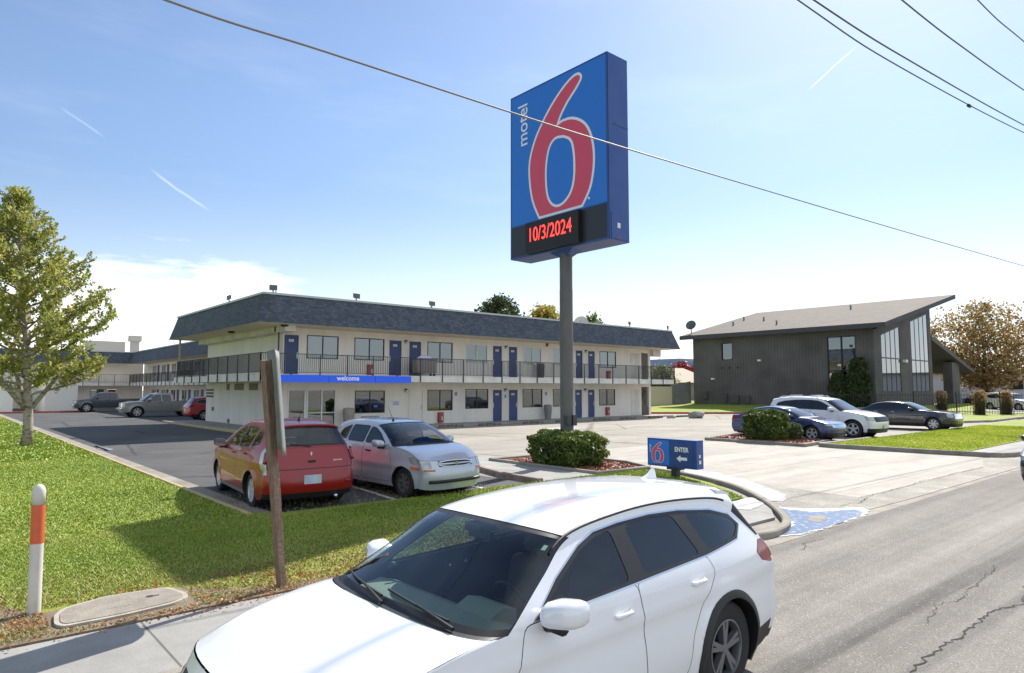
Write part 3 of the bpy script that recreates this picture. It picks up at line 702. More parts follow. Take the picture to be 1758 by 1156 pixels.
def hero_extras():
    W = HI[1]
    fin = MB(); x0, z0 = 4.05, 1.70
    fin.prism([(x0, z0), (x0 + .2, z0), (x0 + .2, z0 + .085), (x0 + .17, z0 + .095), (x0 + .1, z0 + .045)], lambda u, v, w: (u, (w - .5) * (.06 if v < z0 + .02 else .018), v), 1.0)
    fin.build('shark_fin_antenna', P_WHITE, hero, world=False, smooth=True, angle=40)
    # roof side moulding: dark groove strips
    for side in (-1, 1):
        g = MB(); pts = []
        for s in np.linspace(7.5, 11.6, 26): pts.append(strip_pt(HI, s, side * .90) + Vector((0, 0, .002)))
        g.tube(pts, .011, 6); g.build('roof_moulding', M_BLACK, hero, world=False, smooth=True)
    # wipers
    for y0, y1 in ((-.72, -.02), (-.02, .62)):
        w = MB(); o_ = Vector((-.02, 0, .018)); p = strip_y(HI, 6.0, y0, o_); q_ = strip_y(HI, 6.16, (y0 + y1) / 2 + .05, o_)
        w.tube([p, q_], [.014, .009], 6); w.tube([strip_y(HI, 6.10 + .12 * k / 6, y0 + .08 + (y1 - y0) * k / 6, o_ * .7) for k in range(7)], .009, 6); w.build('wiper', M_BLACK, hero, world=False)
    rv = MB(); rv.box(2.02, -.13, 1.44, 2.06, .13, 1.50); rv.box(1.95, -.09, 1.50, 2.12, .09, 1.56); rv.build('rear_view_mirror', M_BLACK, hero, world=False)
    # spoiler lip beyond the roof's rear edge
    sb = MB()
    for i, s in enumerate(np.linspace(11.55, 12.0, 6)): pass
    vs = []; ys = np.linspace(-.66, .66, 15)
    for y in ys:
        t = 1 - .10 * (abs(y) / .66) ** 3
        vs += [(4.28, y, 1.678 - .03 * (y / .66) ** 2), (4.61 - .10 * (abs(y) / .66) ** 3, y, 1.645 - .045 * (y / .66) ** 2), (4.59 - .10 * (abs(y) / .66) ** 3, y, 1.60 - .045 * (y / .66) ** 2), (4.33, y, 1.56)]
    fs = []
    for i in range(len(ys) - 1):
        for k in range(4): fs.append((4 * i + k, 4 * i + 4 + k, 4 * i + 4 + (k + 1) % 4, 4 * i + (k + 1) % 4))
    fs += [(0, 1, 2, 3), tuple(4 * (len(ys) - 1) + k for k in (3, 2, 1, 0))]
    sb.add(vs, fs); sb.build('spoiler', P_WHITE, hero, world=False, smooth=True, angle=40, fixn=True)
    st = MB(); p = strip_pt(HI, 7.6, -.78) + Vector((.012, 0, -.012)); q = strip_pt(HI, 7.72, -.78) + Vector((.012, 0, -.012)); r = strip_pt(HI, 7.72, -.72) + Vector((.012, 0, -.012)); u = strip_pt(HI, 7.6, -.72) + Vector((.012, 0, -.012))
    st.add([p, q, r, u], [(0, 1, 2, 3)]); st.build('windshield_sticker', mat('pale_green_sticker', (.35, .6, .5), .6), hero, world=False)
hero_extras()

# red hatchback and silver hatchback in the stalls
P_RED = paint('red_car_paint', (.27, .004, .007), .35, coat=.55)
sp = dict(nodes=[(.08, .2, .42, .22), (0, .42, .33, .42), (0, .62, .32, .62), (.1, .80, .42, .82), (.45, .92, .7, .92), (.8, 1.0, 1.0, .98), (1.0, 1.04, 1.32, 1.0), (1.45, 1.28, 1.72, 1.24), (1.95, 1.49, 2.15, 1.43),
                 (2.5, 1.56, 2.6, 1.48), (3.1, 1.575, 3.1, 1.48), (3.6, 1.55, 3.55, 1.44), (4.02, 1.49, 3.87, 1.36), (4.20, 1.10, 4.07, 1.08), (4.28, .88, 4.12, .9), (4.36, .62, 4.12, .62), (4.37, .42, 4.1, .42), (4.28, .22, 4.05, .25)],
          L=4.37, W=W_CAR, axles=(.88, 3.48), arch=.36, wheel=.315, sill=.2, cell=.055, paint=P_RED, crease=.8, round=2.9, spokes=7, handles=((2.25, .92), (3.05, .95)), mirror=(1.55, 1.02), mirrormat=M_BLACK,
          cabin=dict(x0=1.1, x1=4.0, w=.72, dash=1.5, zd=.95, drv=-1, rows=(2.0, 2.85)),
          strip=std_strip(P_RED, M_GLT, tail=(13.0, 14.85, .76), tailm=M_CLEAR, deck=[('gap', None, 12.99, 13.0, 0, .88, 0)]),
          side=[('window', M_GLT, [(1.64, 1.06), (2.40, 1.07), (2.38, 1.40), (2.15, 1.375), (1.9, 1.27)], -.004), ('window', M_GLT, [(2.48, 1.07), (3.15, 1.09), (3.20, 1.38), (3.0, 1.415), (2.45, 1.41)], -.004),
                ('window', M_GLT, [(3.27, 1.1), (3.66, 1.17), (3.56, 1.32), (3.32, 1.375)], -.004),
                ('door', P_RED, [(1.36, .3), (1.30, .65), (1.42, 1.03), (2.44, 1.05), (2.47, .3)], 0), ('door', P_RED, [(2.49, .3), (2.46, 1.05), (3.22, 1.065), (3.26, .85), (3.08, .62), (3.0, .3)], 0),
                ('body', mat('grey_sill', (.22, .20, .20), .5), [(1.2, 0), (1.2, .27), (3.2, .27), (3.2, 0)], 0),
                ('taillight', M_CLEAR, [(3.98, .86), (3.93, 1.02), (4.0, 1.10), (4.3, 1.10), (4.3, .74), (4.06, .74)], .004)])
info_ex['red_hatchback'] = 2 / 2.9
RI = build_car(sp, 'red_hatchback', 'red hatchback parked tail towards the road in the asphalt stall', 'hatchback')
place_car(RI[0], (3.48, -.76), (4.55, 12.36), R_(264.5))
def red_extras():
    r = RI[0]
    tr = MB(); 
    plate(RI, 4.365, .55, r); antenna(r, 3.5, 1.55, 0, .2, .16)
    g = MB(); pts = [strip_pt(RI, 13.0 + k, t) for k, t in ((0.02, -.72), (.9, -.70), (1.35, -.66), (1.42, 0), (1.35, .66), (.9, .70), (.02, .72))]
    for a, b in zip(pts[:-1], pts[1:]): pass
    line = []
    for q in np.linspace(-.70, .70, 21): line.append(strip_pt(RI, 14.55, q) + Vector((.001, 0, 0)))
    g.tube(line, .006, 6); g.build('tailgate_seam', M_BLACK, r, world=False)
    for sd_ in (-1, 1):
        g = MB(); g.tube([strip_pt(RI, s, sd_ * .735) + Vector((.003, 0, 0)) for s in np.linspace(13.0, 14.55, 12)], .006, 5); g.build('tailgate_seam', M_BLACK, r, world=False)
        g = MB(); g.tube([strip_pt(RI, 15.7, sd_ * t) + Vector((.004, 0, 0)) for t in np.linspace(.45, .62, 5)], .018, 6); g.build('bumper_reflector', M_TAIL, r, world=False)
        g = MB(); q_ = [strip_pt(RI, s, sd_ * .86) + Vector((.008, sd_ * .004, 0)) for s in np.linspace(13.3, 14.2, 6)]; g.tube(q_, .035, 8); g.build('tail_lamp_bulb', M_TAIL, r, world=False, smooth=True)
    g = MB(); g.tube([strip_pt(RI, 12.0, t) + Vector((.03, 0, .0)) for t in np.linspace(-.72, .72, 15)], .022, 8); g.build('roof_spoiler_lip', P_RED, r, world=False, smooth=True)
    lg = MB(); c = strip_pt(RI, 13.55, 0) + Vector((.01, 0, 0)); lg.add([c + Vector((0, 0, .05)), c + Vector((0, .022, .02)), c + Vector((0, 0, -.035)), c + Vector((0, -.022, .02))], [(0, 1, 2, 3)]); lg.build('tailgate_emblem', M_CHROME, r, world=False)
    hd = MB(); c = strip_pt(RI, 14.1, 0); hd.box(c.x - .02, -.07, c.z - .02, c.x + .008, .07, c.z + .02); hd.build('tailgate_handle', M_BLACK, r, world=False)
    bd = MB(); c = strip_pt(RI, 14.1, -.5)
    for k in range(6): bd.box(c.x - .01, .40 + k * .028, c.z - .012, c.x + .03, .42 + k * .028, c.z + .012)
    bd.build('model_badge', M_CHROME, r, world=False)
    wp = MB(); wp.bar((4.21, .0, 1.12), (4.16, -.36, 1.17), .015); wp.build('rear_wiper', M_BLACK, r, world=False)
    ex = MB(); ex.tube([(4.1, .45, .22), (4.34, .45, .22)], .03, 10); ex.build('exhaust_tip', M_CHROME, r, world=False, smooth=True)
red_extras()
P_SIL = paint('silver_car_paint', (.50, .53, .58), .28, .3)
sp = dict(nodes=[(.06, .18, .36, .22), (0, .4, .28, .4), (.02, .58, .28, .6), (.1, .74, .36, .78), (.4, .88, .6, .9), (.7, .96, .85, .96), (.9, 1.01, 1.15, .98), (1.3, 1.24, 1.52, 1.2), (1.75, 1.43, 1.95, 1.37),
                 (2.2, 1.49, 2.3, 1.41), (2.8, 1.5, 2.8, 1.42), (3.25, 1.47, 3.2, 1.38), (3.55, 1.42, 3.45, 1.30), (3.72, 1.05, 3.62, 1.02), (3.78, .85, 3.66, .85), (3.87, .6, 3.66, .6), (3.88, .4, 3.64, .4), (3.8, .22, 3.6, .25)],
          L=3.88, W=scaleW(W_CAR, .94, 1.0), axles=(.75, 3.23), arch=.335, wheel=.29, sill=.2, cell=.055, paint=P_SIL, crease=.62, round=2.8, spokes=7, rimmat=mat('grey_wheel_cover', (.10, .09, .09), .5), handles=((1.98, .86), (2.78, .88)), mirror=(1.42, .99), mirrorsize=.95,
          cabin=dict(x0=1.0, x1=3.6, w=.68, dash=1.35, zd=.92, drv=-1, rows=(1.8, 2.6)), taper=(.16, .10), handlemat=M_BLACK,
          strip=std_strip(P_SIL, M_GLT, ws=glass('aveo_windshield_glass', (.62, .68, .68), .01, 1.6), grille=(2.28, 2.95, .30), head=(2.1, 3.0, .50), tail=(12.9, 14.5, .78), lower=(0, .35), lowm=P_SIL),
          side=[('window', glass('light_side_glass', (.38, .42, .42), .01, 1.6), [(1.42, 1.03), (2.15, 1.035), (2.12, 1.335), (1.94, 1.305), (1.68, 1.2)], -.004), ('window', M_GLT, [(2.23, 1.035), (2.88, 1.05), (2.86, 1.35), (2.2, 1.342)], -.004),
                ('window', M_GLT, [(2.96, 1.06), (3.34, 1.11), (3.26, 1.25), (2.94, 1.345)], -.004),
                ('door', P_SIL, [(1.18, .28), (1.10, .6), (1.22, 1.0), (2.18, 1.01), (2.21, .28)], 0), ('door', P_SIL, [(2.23, .28), (2.20, 1.01), (2.94, 1.03), (3.02, .82), (2.86, .62), (2.74, .28)], 0),
                ('headlight', M_CLEAR, [(.30, .62), (.2, .80), (.42, .82), (.62, .80), (.50, .68)], .004), ('side_marker', M_AMBER, [(.2, .55), (.2, .60), (.52, .64), (.50, .59)], .004)])
info_ex['silver_hatchback'] = 2 / 2.8
AI = build_car(sp, 'silver_hatchback', 'small silver hatchback parked nose towards the road beside the red car', 'hatchback')
place_car(AI[0], (.75, .74), (7.22, 11.55), R_(90 + 3.5))
def av_extras():
    r = AI[0]; antenna(r, 1.9, 1.445, .25, .34, .22)
    plate(AI, .02, .42, r, nx=-1)
    g = MB()
    lo = [strip_pt(AI, .75, t) + Vector((-.006, 0, 0)) for t in np.linspace(-.62, .62, 15)]; g.tube(lo, .035, 6); g.build('lower_intake', M_BLACK, r, world=False, smooth=True)
    c = MB(); up = [strip_pt(AI, 2.62, t) + Vector((-.012, 0, 0)) for t in np.linspace(-.29, .29, 9)]; c.tube(up, .016, 6)
    loop = [strip_pt(AI, 2.62 + .36 * math.sin(a), .31 * math.cos(a)) + Vector((-.006, 0, .002)) for a in [2 * math.pi * k / 24 for k in range(25)]]; c.tube(loop, .011, 6, caps=False)
    p = strip_pt(AI, 2.62, 0) + Vector((-.03, 0, 0)); c.box(p.x, -.06, p.z - .015, p.x + .01, .06, p.z + .015); c.box(p.x, -.03, p.z - .03, p.x + .01, .03, p.z + .03); c.build('grille_trim', M_CHROME, r, world=False, smooth=True, angle=40)
    for side in (-1, 1):
        a = MB(); pts = [strip_pt(AI, 1.93, side * t) + Vector((-.006, 0, 0)) for t in np.linspace(.42, .80, 8)]; a.tube(pts, .018, 6); a.build('turn_signal', M_AMBER, r, world=False, smooth=True)
    for y0 in (-.55, .02):
        w = MB(); w.tube([strip_y(AI, 6.08 + .14 * k / 5, y0 + .5 * k / 5, Vector((-.018, 0, .012))) for k in range(6)], .009, 6); w.build('wiper', M_BLACK, r, world=False)
av_extras()

N_SED = [(.08, .18, .45, .2), (0, .4, .35, .4), (0, .58, .34, .6), (.08, .72, .42, .76), (.5, .84, .75, .86), (.95, .92, 1.1, .93), (1.2, .97, 1.5, .95), (1.65, 1.2, 1.95, 1.17), (2.1, 1.35, 2.35, 1.29), (2.5, 1.41, 2.7, 1.33),
         (2.9, 1.41, 3.0, 1.325), (3.3, 1.36, 3.35, 1.27), (3.6, 1.28, 3.68, 1.18), (4.12, 1.04, 4.1, 1.0), (4.55, 1.02, 4.4, .96), (4.62, .75, 4.42, .75), (4.63, .42, 4.4, .42), (4.5, .22, 4.3, .25)]
P_NAVY = paint('dark_blue_paint', (.03, .045, .14), .22, .2)
sp = dict(nodes=N_SED, corners=(3, 6, 14), L=4.63, W=scaleW(W_CAR, 1.02, .96), axles=(.9, 3.6), arch=.365, wheel=.325, sill=.19, cell=.08, paint=P_NAVY, crease=.78, round=2.7, spokes=5, twin=True, handles=((2.55, .86), (3.35, .88)), mirror=(1.72, .97), trim=M_CHROME,
          strip=std_strip(P_NAVY, M_GLD, ws=M_GLD, grille=(2.0, 2.9, .55), gmat=M_CHROME, head=(2.4, 2.95, .5), tail=(14.05, 14.8, .5)),
          side=[('window', M_GLD, [(1.80, 1.0), (2.60, 1.01), (2.58, 1.285), (2.40, 1.26), (2.1, 1.16)], -.003), ('window', M_GLD, [(2.67, 1.01), (3.45, 1.03), (3.62, 1.08), (3.35, 1.22), (3.0, 1.28), (2.65, 1.285)], -.003),
                ('door', P_NAVY, [(1.5, .28), (1.42, .6), (1.56, .97), (2.63, .985), (2.66, .28)], 0), ('door', P_NAVY, [(2.68, .28), (2.65, .985), (3.5, 1.0), (3.45, .78), (3.22, .6), (3.12, .28)], 0),
                ('taillight', M_TAIL, [(4.2, .84), (4.15, .94), (4.5, .96), (4.5, .80)], .003)])
SI = build_car(sp, 'dark_blue_sedan', 'dark blue sedan parked behind the round shrub on the island', 'sedan')
place_car(SI[0], (.9, .8), (27.5, 12.8), R_(90 + 1)); plate(SI, .03, .45, SI[0], nx=-1); plate(SI, 4.63, .7, SI[0])
P_WH2 = paint('white_car_paint', (.70, .71, .72), .3)
N_TRV = [(a * 1.03, b * 1.05, c * 1.03, d * 1.06) for a, b, c, d in N_SUV]; N_TRV[12] = (4.80, 1.70, 4.76, 1.56); N_TRV[13] = (4.98, 1.25, 4.88, 1.22)
sc3 = lambda P: [(x * 1.03, z * 1.05) for x, z in P]
sp = dict(nodes=N_TRV, L=5.21, W=scaleW(W_SUV, 1.01, 1.06), axles=(1.0, 4.02), arch=.45, wheel=.385, sill=.27, cell=.09, paint=P_WH2, round=3.2, spokes=5, handles=((2.62, 1.05), (3.6, 1.08)), mirror=(1.85, 1.2), mirrorsize=1.1,
          strip=std_strip(P_WH2, M_GLD, ws=M_GLD, grille=(2.0, 2.95, .5), gmat=M_BLACK), side=[(a, b, sc3(c), d) for a, b, c, d in suv_side(P_WH2, M_GLD, M_GLD)])
TI = build_car(sp, 'white_crossover', 'white crossover with roof rails parked between the blue and black sedans', 'suv')
place_car(TI[0], (1.0, .82), (30.86, 12.5), R_(90)); plate(TI, .02, .5, TI[0], nx=-1)
rr_ = MB()
for side in (-1, 1): rr_.tube([(2.6, side * .62, 1.72), (2.75, side * .63, 1.82), (4.3, side * .62, 1.82), (4.5, side * .61, 1.74)], .025, 6)
rr_.bar((2.95, -.62, 1.84), (2.95, .62, 1.84), .05); rr_.bar((3.95, -.62, 1.84), (3.95, .62, 1.84), .05)
rr_.build('roof_rack', M_CHROME, TI[0], world=False, smooth=True, angle=40)
P_BLK = paint('black_car_paint', (.012, .012, .016), .22)
sp = dict(nodes=[(.06, .2, .4, .22), (0, .42, .3, .42), (0, .65, .3, .65), (.05, .9, .38, .88), (.6, .98, .8, .97), (1.2, 1.03, 1.3, 1.01), (1.5, 1.06, 1.75, 1.03), (1.9, 1.27, 2.15, 1.23), (2.35, 1.43, 2.6, 1.37), (2.8, 1.48, 2.95, 1.40), (3.3, 1.48, 3.35, 1.40),
                 (3.7, 1.43, 3.7, 1.35), (3.95, 1.37, 3.98, 1.27), (4.42, 1.12, 4.38, 1.08), (4.9, 1.1, 4.8, 1.05), (5.0, .8, 4.85, .8), (5, .45, 4.83, .45), (4.9, .25, 4.75, .28)], corners=(3, 6, 14),
          L=5.0, W=scaleW(W_CAR, 1.05, 1.06), axles=(.98, 4.03), arch=.38, wheel=.345, sill=.2, cell=.09, paint=P_BLK, round=3.2, spokes=7, handles=((2.9, .93), (3.75, .94)), handlemat=M_CHROME, mirror=(2.0, 1.06),
          strip=std_strip(P_BLK, M_GLD, ws=M_GLD, grille=(1.9, 2.95, .45), gmat=M_CHROME, head=(2.2, 2.95, .6), tail=(14.05, 14.9, .7)),
          side=[('window', M_GLD, [(2.05, 1.08), (2.92, 1.09), (2.9, 1.35), (2.65, 1.335), (2.35, 1.25)], -.003), ('window', M_GLD, [(2.99, 1.09), (3.9, 1.10), (4.0, 1.15), (3.75, 1.31), (3.4, 1.355), (2.97, 1.35)], -.003),
                ('door', P_BLK, [(1.75, .28), (1.7, .7), (1.82, 1.05), (2.94, 1.06), (2.97, .28)], 0), ('door', P_BLK, [(2.99, .28), (2.96, 1.06), (3.9, 1.07), (3.9, .85), (3.62, .6), (3.55, .28)], 0)])
BI = build_car(sp, 'black_sedan', 'long black sedan with chrome handles, farthest right in the parked row', 'sedan')
place_car(BI[0], (.98, .84), (39.17, 11.9), R_(90))
mb = MB()
mb.bar((1.05, .975, .52), (1.5, .98, .52), .02); 
P_CX = paint('dark_red_paint', (.33, .02, .02), .3)
sc4 = lambda P: [(x * .9, z * .94) for x, z in P]
sp = dict(nodes=[(a * .9, b * .94, c * .9, d * .94) for a, b, c, d in N_SUV], L=4.56, W=scaleW(W_SUV, .94, .94), axles=(.87, 3.51), arch=.39, wheel=.345, sill=.24, cell=.11, paint=P_CX, round=3.0, spokes=5, mirror=(1.62, 1.07),
          strip=std_strip(P_CX, M_GLD, ws=M_GLD, tail=(13.1, 14.2, .6)), side=[(a, b, sc4(c), d) for a, b, c, d in suv_side(P_CX, M_GLD, M_GLD)])
XI = build_car(sp, 'red_suv', 'red suv half hidden behind the left corner of the motel', 'suv')
place_car(XI[0], (3.51, .85), (14.2, 48.4), R_(180)); plate(XI, 4.5, .75, XI[0])

N_PU = [(.05, .35, .2, .38), (0, .55, .14, .55), (0, .8, .14, .8), (.02, 1.1, .16, 1.08), (.5, 1.18, .6, 1.14), (1.0, 1.22, 1.1, 1.18), (1.3, 1.24, 1.5, 1.2), (1.6, 1.5, 1.8, 1.45), (1.95, 1.76, 2.15, 1.7), (2.4, 1.86, 2.5, 1.78), (2.9, 1.86, 2.95, 1.78),
        (3.25, 1.83, 3.25, 1.76), (3.4, 1.8, 3.42, 1.72), (3.52, 1.22, 3.52, 1.2), (5.6, 1.2, 5.6, 1.2), (5.62, .9, 5.6, .9), (5.63, .6, 5.6, .6), (5.6, .45, 5.58, .45)]
W_PU = [(.3, .90), (.5, .955), (.8, .96), (1.0, .95), (1.2, .93), (1.4, .86), (1.6, .79), (1.78, .72), (1.9, .68)]
def pickup(name, label, p, where, clad):
    sp = dict(nodes=N_PU, corners=(3, 6, 12, 13, 14), L=5.63, W=W_PU, axles=(.98, 4.55), arch=.47, wheel=.41, sill=.42, cell=.11, paint=p, round=3.4, spokes=6, taper=(.05, .01), mirror=(1.75, 1.28), mirrorsize=1.2, handles=((2.55, 1.08),), handlemat=M_BLACK, flare=.04,
              strip=std_strip(p, M_GLD, ws=M_GLD, grille=(1.9, 2.9, .55), gmat=M_CHROME, head=(2.2, 2.95, .6), tail=(14.1, 15.2, .9), lower=(0, .1)) + [('truck_bed', M_BLACK, 13.0, 14.0, 0, .97, -.05)],
              side=[('window', M_GLD, [(1.72, 1.26), (2.58, 1.26), (2.56, 1.70), (2.22, 1.67), (1.95, 1.52)], -.003), ('window', M_GLD, [(2.70, 1.26), (3.28, 1.26), (3.26, 1.68), (2.68, 1.70)], -.003),
                    ('door', p, [(1.52, .5), (1.48, .8), (1.56, 1.22), (2.64, 1.22), (2.66, .5)], 0), ('door', p, [(2.68, .5), (2.66, 1.22), (3.34, 1.22), (3.36, .5)], 0)])
    I = build_car(sp, name, label, 'pickup truck'); place_car(I[0], (.98, -.86), where, 0.0)
    b = MB(); b.tube([(-.06, -.88, .66), (-.08, -.5, .66), (-.08, .5, .66), (-.06, .88, .66)], .09, 8); b.build('front_bumper', M_CHROME, I[0], world=False, smooth=True)
    return I
P_TR1 = paint('silver_beige_truck_paint', (.24, .24, .23), .35, .3)
P_TR2 = paint('dark_grey_truck_paint', (.055, .06, .07), .35, .3)
K1 = pickup('silver_pickup', 'silver pickup truck with big tyres parked beside the red suv', P_TR1, (11.9, 56.9), True)
K2 = pickup('dark_grey_pickup', 'dark grey pickup truck parked farther back than the silver one', P_TR2, (11.0, 72.5), False)
# traffic: dark sedan entering the frame at the right edge, and three cars beyond the iron fence
def clone(I, name, label, cat, lp, wp, rz, s=1.0, group=None):
    o = copy_tree(I[0]); o.name = name; tag(o, label, cat, group); place_car(o, lp, wp, rz, s); return o
def recolour(o, old, new):
    for ch in bpy.data.objects:
        if ch.parent == o and ch.type == 'MESH' and any(m == old for m in ch.data.materials):
            ch.data = ch.data.copy()
            for i, m in enumerate(ch.data.materials):
                if m == old: ch.data.materials[i] = new

# ------------------------------------------------------------------ ground, kerbs, road
def sheet(name, poly, z, m, depth=.0, kind='structure'):
    mb = MB(); n = len(poly); ar = sum(poly[i - 1][0] * poly[i][1] - poly[i][0] * poly[i - 1][1] for i in range(n))
    if ar < 0: poly = poly[::-1]
    vs = [(x, y, z) for x, y in poly]; mb.add(vs, [tuple(range(n))])
    if depth:
        b = len(mb.v); mb.v += [(x, y, z - depth) for x, y in poly]
        for i in range(n): j = (i + 1) % n; mb.f.append((i, b + i, b + j, j)); mb.m.append(0)
    o = mb.build(name, m)
    if kind: tag(o, kind=kind)
    return o
def smooth_line(P, k=6):
    P = [np.array(p, float) for p in P]; out = []
    for i in range(len(P) - 1):
        p0 = P[max(i - 1, 0)]; p1 = P[i]; p2 = P[i + 1]; p3 = P[min(i + 2, len(P) - 1)]
        for j in range(k):
            u = j / k; out.append(tuple(.5 * ((2 * p1) + (p2 - p0) * u + (2 * p0 - 5 * p1 + 4 * p2 - p3) * u * u + (3 * p1 - p0 - 3 * p2 + p3) * u ** 3)))
    out.append(tuple(P[-1])); return out
def kerb(name, P, w, h, m, z0=-.02, closed=False, m2=None):
    """kerb stones along a line, top edges eased"""
    mb = MB(); n = len(P); vs = []
    for i in range(n):
        a = np.array(P[(i - 1) % n] if closed or i else P[0]); b = np.array(P[(i + 1) % n] if closed or i < n - 1 else P[-1]); d = b - a; d = d / (np.linalg.norm(d) + 1e-9); nn = np.array([-d[1], d[0]])
        for off, z in ((-w / 2, z0), (-w / 2, h - .02), (-w / 2 + .02, h), (w / 2 - .02, h), (w / 2, h - .02), (w / 2, z0)): q = np.array(P[i]) + nn * off; vs.append((q[0], q[1], z))
    fs = []
    for i in range(n if closed else n - 1):
        j = (i + 1) % n
        for k in range(5): fs.append((6 * i + k, 6 * i + k + 1, 6 * j + k + 1, 6 * j + k))
    mb.add(vs, fs)
    if not closed: mb.add(vs[:6], [(5, 4, 3, 2, 1, 0)]); mb.add(vs[-6:], [(0, 1, 2, 3, 4, 5)])
    o = mb.build(name, m, fixn=True); tag(o, kind='structure'); return o

sheet('ground', [(-900, -900), (900, -900), (900, 900), (-900, 900)], -.03, M_EARTH)
sheet('parking_lot', [(4.3, 5.6), (58, 5.6), (58, 31), (44.5, 37), (44.5, 120), (4.3, 120)], 0.0, M_LOTC)
sheet('parking_lot_asphalt', [(4.55, 11.38), (10.45, 11.38), (10.45, 17.5), (11.3, 24), (11.35, 46), (18, 47), (18, 91), (4.55, 91)], .004, M_LOTA)
sheet('driveway_apron', [(14.0, 5.62), (22.1, 5.55), (25.1, 6.3), (25.0, 11.5), (24.5, 16), (16.2, 16), (15.0, 11.4), (14.9, 9.2), (14.3, 7.6)], .004, M_APRON)
sheet('road', [(-300, -60), (400, -60), (400, 4.72), (-300, 4.72)], -.004, M_ROAD)
sheet('gutter', [(-300, 4.72), (400, 4.72), (400, 5.6), (-300, 5.6)], .0, M_KERB)
sheet('gutter_patch', [(9.9, 5.16), (11.8, 5.0), (14.4, 4.9), (22, 4.86), (27, 4.9), (27, 5.5), (25.6, 6.2), (22.1, 5.5), (14.0, 5.58), (14.3, 7.6), (14.7, 8.8), (13.6, 8.2), (12.8, 7.0), (11.4, 5.9)], .008, M_AGG, .012)
# lawn, left of the driveway
NOSE = [(-80, 5.42), (7.8, 5.42)] + smooth_line([(8.3, 5.38), (8.9, 5.12), (9.5, 5.02), (10.3, 5.25), (11.3, 5.95), (12.35, 6.9), (13.3, 8.0), (14.05, 9.5), (14.42, 11.05)], 5)
sheet('lawn', [(-80, 6.97), (12.0, 6.97), (12.6, 7.6), (13.3, 8.5), (13.9, 9.7), (14.25, 11.0), (10.5, 11.1), (4.5, 11.3), (4.12, 11.8), (4.12, 92), (-80, 92)], .055, M_LAWN, .1)
sheet('sidewalk', [(-80, 5.6), (10.6, 5.6), (11.4, 6.1), (12.15, 6.85), (12.0, 6.9), (-80, 6.9)], .045, M_WALK, .08)
kerb('kerb', NOSE, .13, .10, M_KERB)
kerb('kerb', [(4.36, 11.5), (4.36, 20), (4.40, 40), (4.42, 91)], .42, .035, M_KERB)
kerb('kerb', [(4.14, 11.5), (4.14, 20), (4.16, 40), (4.18, 91)], .10, .085, M_YELLOWP)
kerb('kerb', [(10.55, 11.15), (10.62, 12.5), (11.1, 14.3)], .16, .13, mat('brown_kerb', (.16, .11, .08), .85, col2=(.28, .24, .2), scale=4))
sheet('concrete_pad', [(10.65, 11.14), (12.55, 11.14), (12.55, 14.6), (13.4, 15.8), (13.4, 16.6), (10.9, 16.6), (11.15, 14.3)], .06, M_WALK, .08)
sheet('planter_bed', [(12.55, 11.2), (14.4, 11.2), (14.9, 12.2), (15.0, 14.0), (14.4, 15.3), (12.6, 15.3)], .07, M_MULCH, .1)
kerb('kerb', [(12.5, 15.35), (12.5, 11.16), (14.42, 11.10), (14.95, 12.2), (15.05, 14.0), (14.4, 15.35), (12.5, 15.35)], .13, .13, M_KERB)
sheet('verge_dirt', smooth_line([(.4, 6.912), (1.2, 6.912), (2.3, 6.912), (4.2, 6.915), (4.9, 6.96), (3.2, 7.15), (2.5, 7.35), (2.1, 7.75), (1.6, 7.9), (.9, 7.75), (.45, 8.6), (-.3, 9.2), (-2.5, 9.4), (-6, 8.9), (-6, 6.912)], 3), .062, M_DIRT, .08)
# islands and lawn at the right
sheet('lawn', [(25.15, 11.35), (25.4, 6.95), (30, 6.95), (110, 6.95), (110, 11.9), (56, 11.7), (40, 11.3), (29.7, 11.25)], .10, M_LAWNF, .12)
kerb('kerb', smooth_line([(29.7, 11.42), (26.0, 11.4), (25.05, 11.2), (25.1, 9.0), (25.25, 6.9), (25.9, 5.75), (30, 5.62)], 4) + [(110, 5.6)], .18, .15, M_KERB)
sheet('sidewalk', [(25.8, 5.7), (110, 5.7), (110, 6.95), (25.4, 6.95)], .075, M_WALK, .1)
sheet('planter_island', [(24.75, 15.95), (24.65, 11.85), (27.3, 12.15), (28.2, 16.6)], .09, M_MULCH, .1)
kerb('kerb', [(24.74, 16.0), (24.62, 11.75), (27.4, 12.1), (28.3, 16.7), (24.74, 16.0)], .16, .12, M_KERB)
sheet('lawn', [(46, 14.5), (52, 12.6), (110, 13.2), (110, 30), (57, 26)], .08, M_LAWNF, .1)
kerb('kerb', [(45.9, 14.6), (52, 12.5), (110, 13.1)], .16, .14, M_KERB)
kerb('kerb', [(42.9, 39.5), (47, 35.9), (54.4, 29.2), (57.5, 25.8), (45.8, 14.6)], .2, .17, M_REDP)
def bank():
    mb = MB(); P = [(42.9, 39.7), (47, 36.1), (54.4, 29.4), (57.5, 26)]; Q = [(50, 44), (61.8, 42.5), (61.8, 28), (62.2, 22.4)]
    for i in range(3): mb.add([(*P[i], .12), (*P[i + 1], .12), (*Q[i + 1], .6), (*Q[i], .6)], [(0, 1, 2, 3)])
    mb.add([(57.5, 26, .12), (62, 20, .1), (90, 18, .1), (90, 22.6, .6), (62.2, 22.4, .6)], [(0, 1, 2, 3, 4)])
    mb.add([(50, 44, .6), (61.8, 42.5, .6), (90, 42, .6), (90, 90, .6), (45, 90, .6)], [(0, 1, 2, 3, 4)])
    tag(mb.build('grass_bank', M_LAWNF), kind='structure')
bank()
sheet('far_parking_lot', [(66, 8), (200, 8), (200, 60), (92, 60), (92, 22), (70, 19)], .12, M_LOTC)
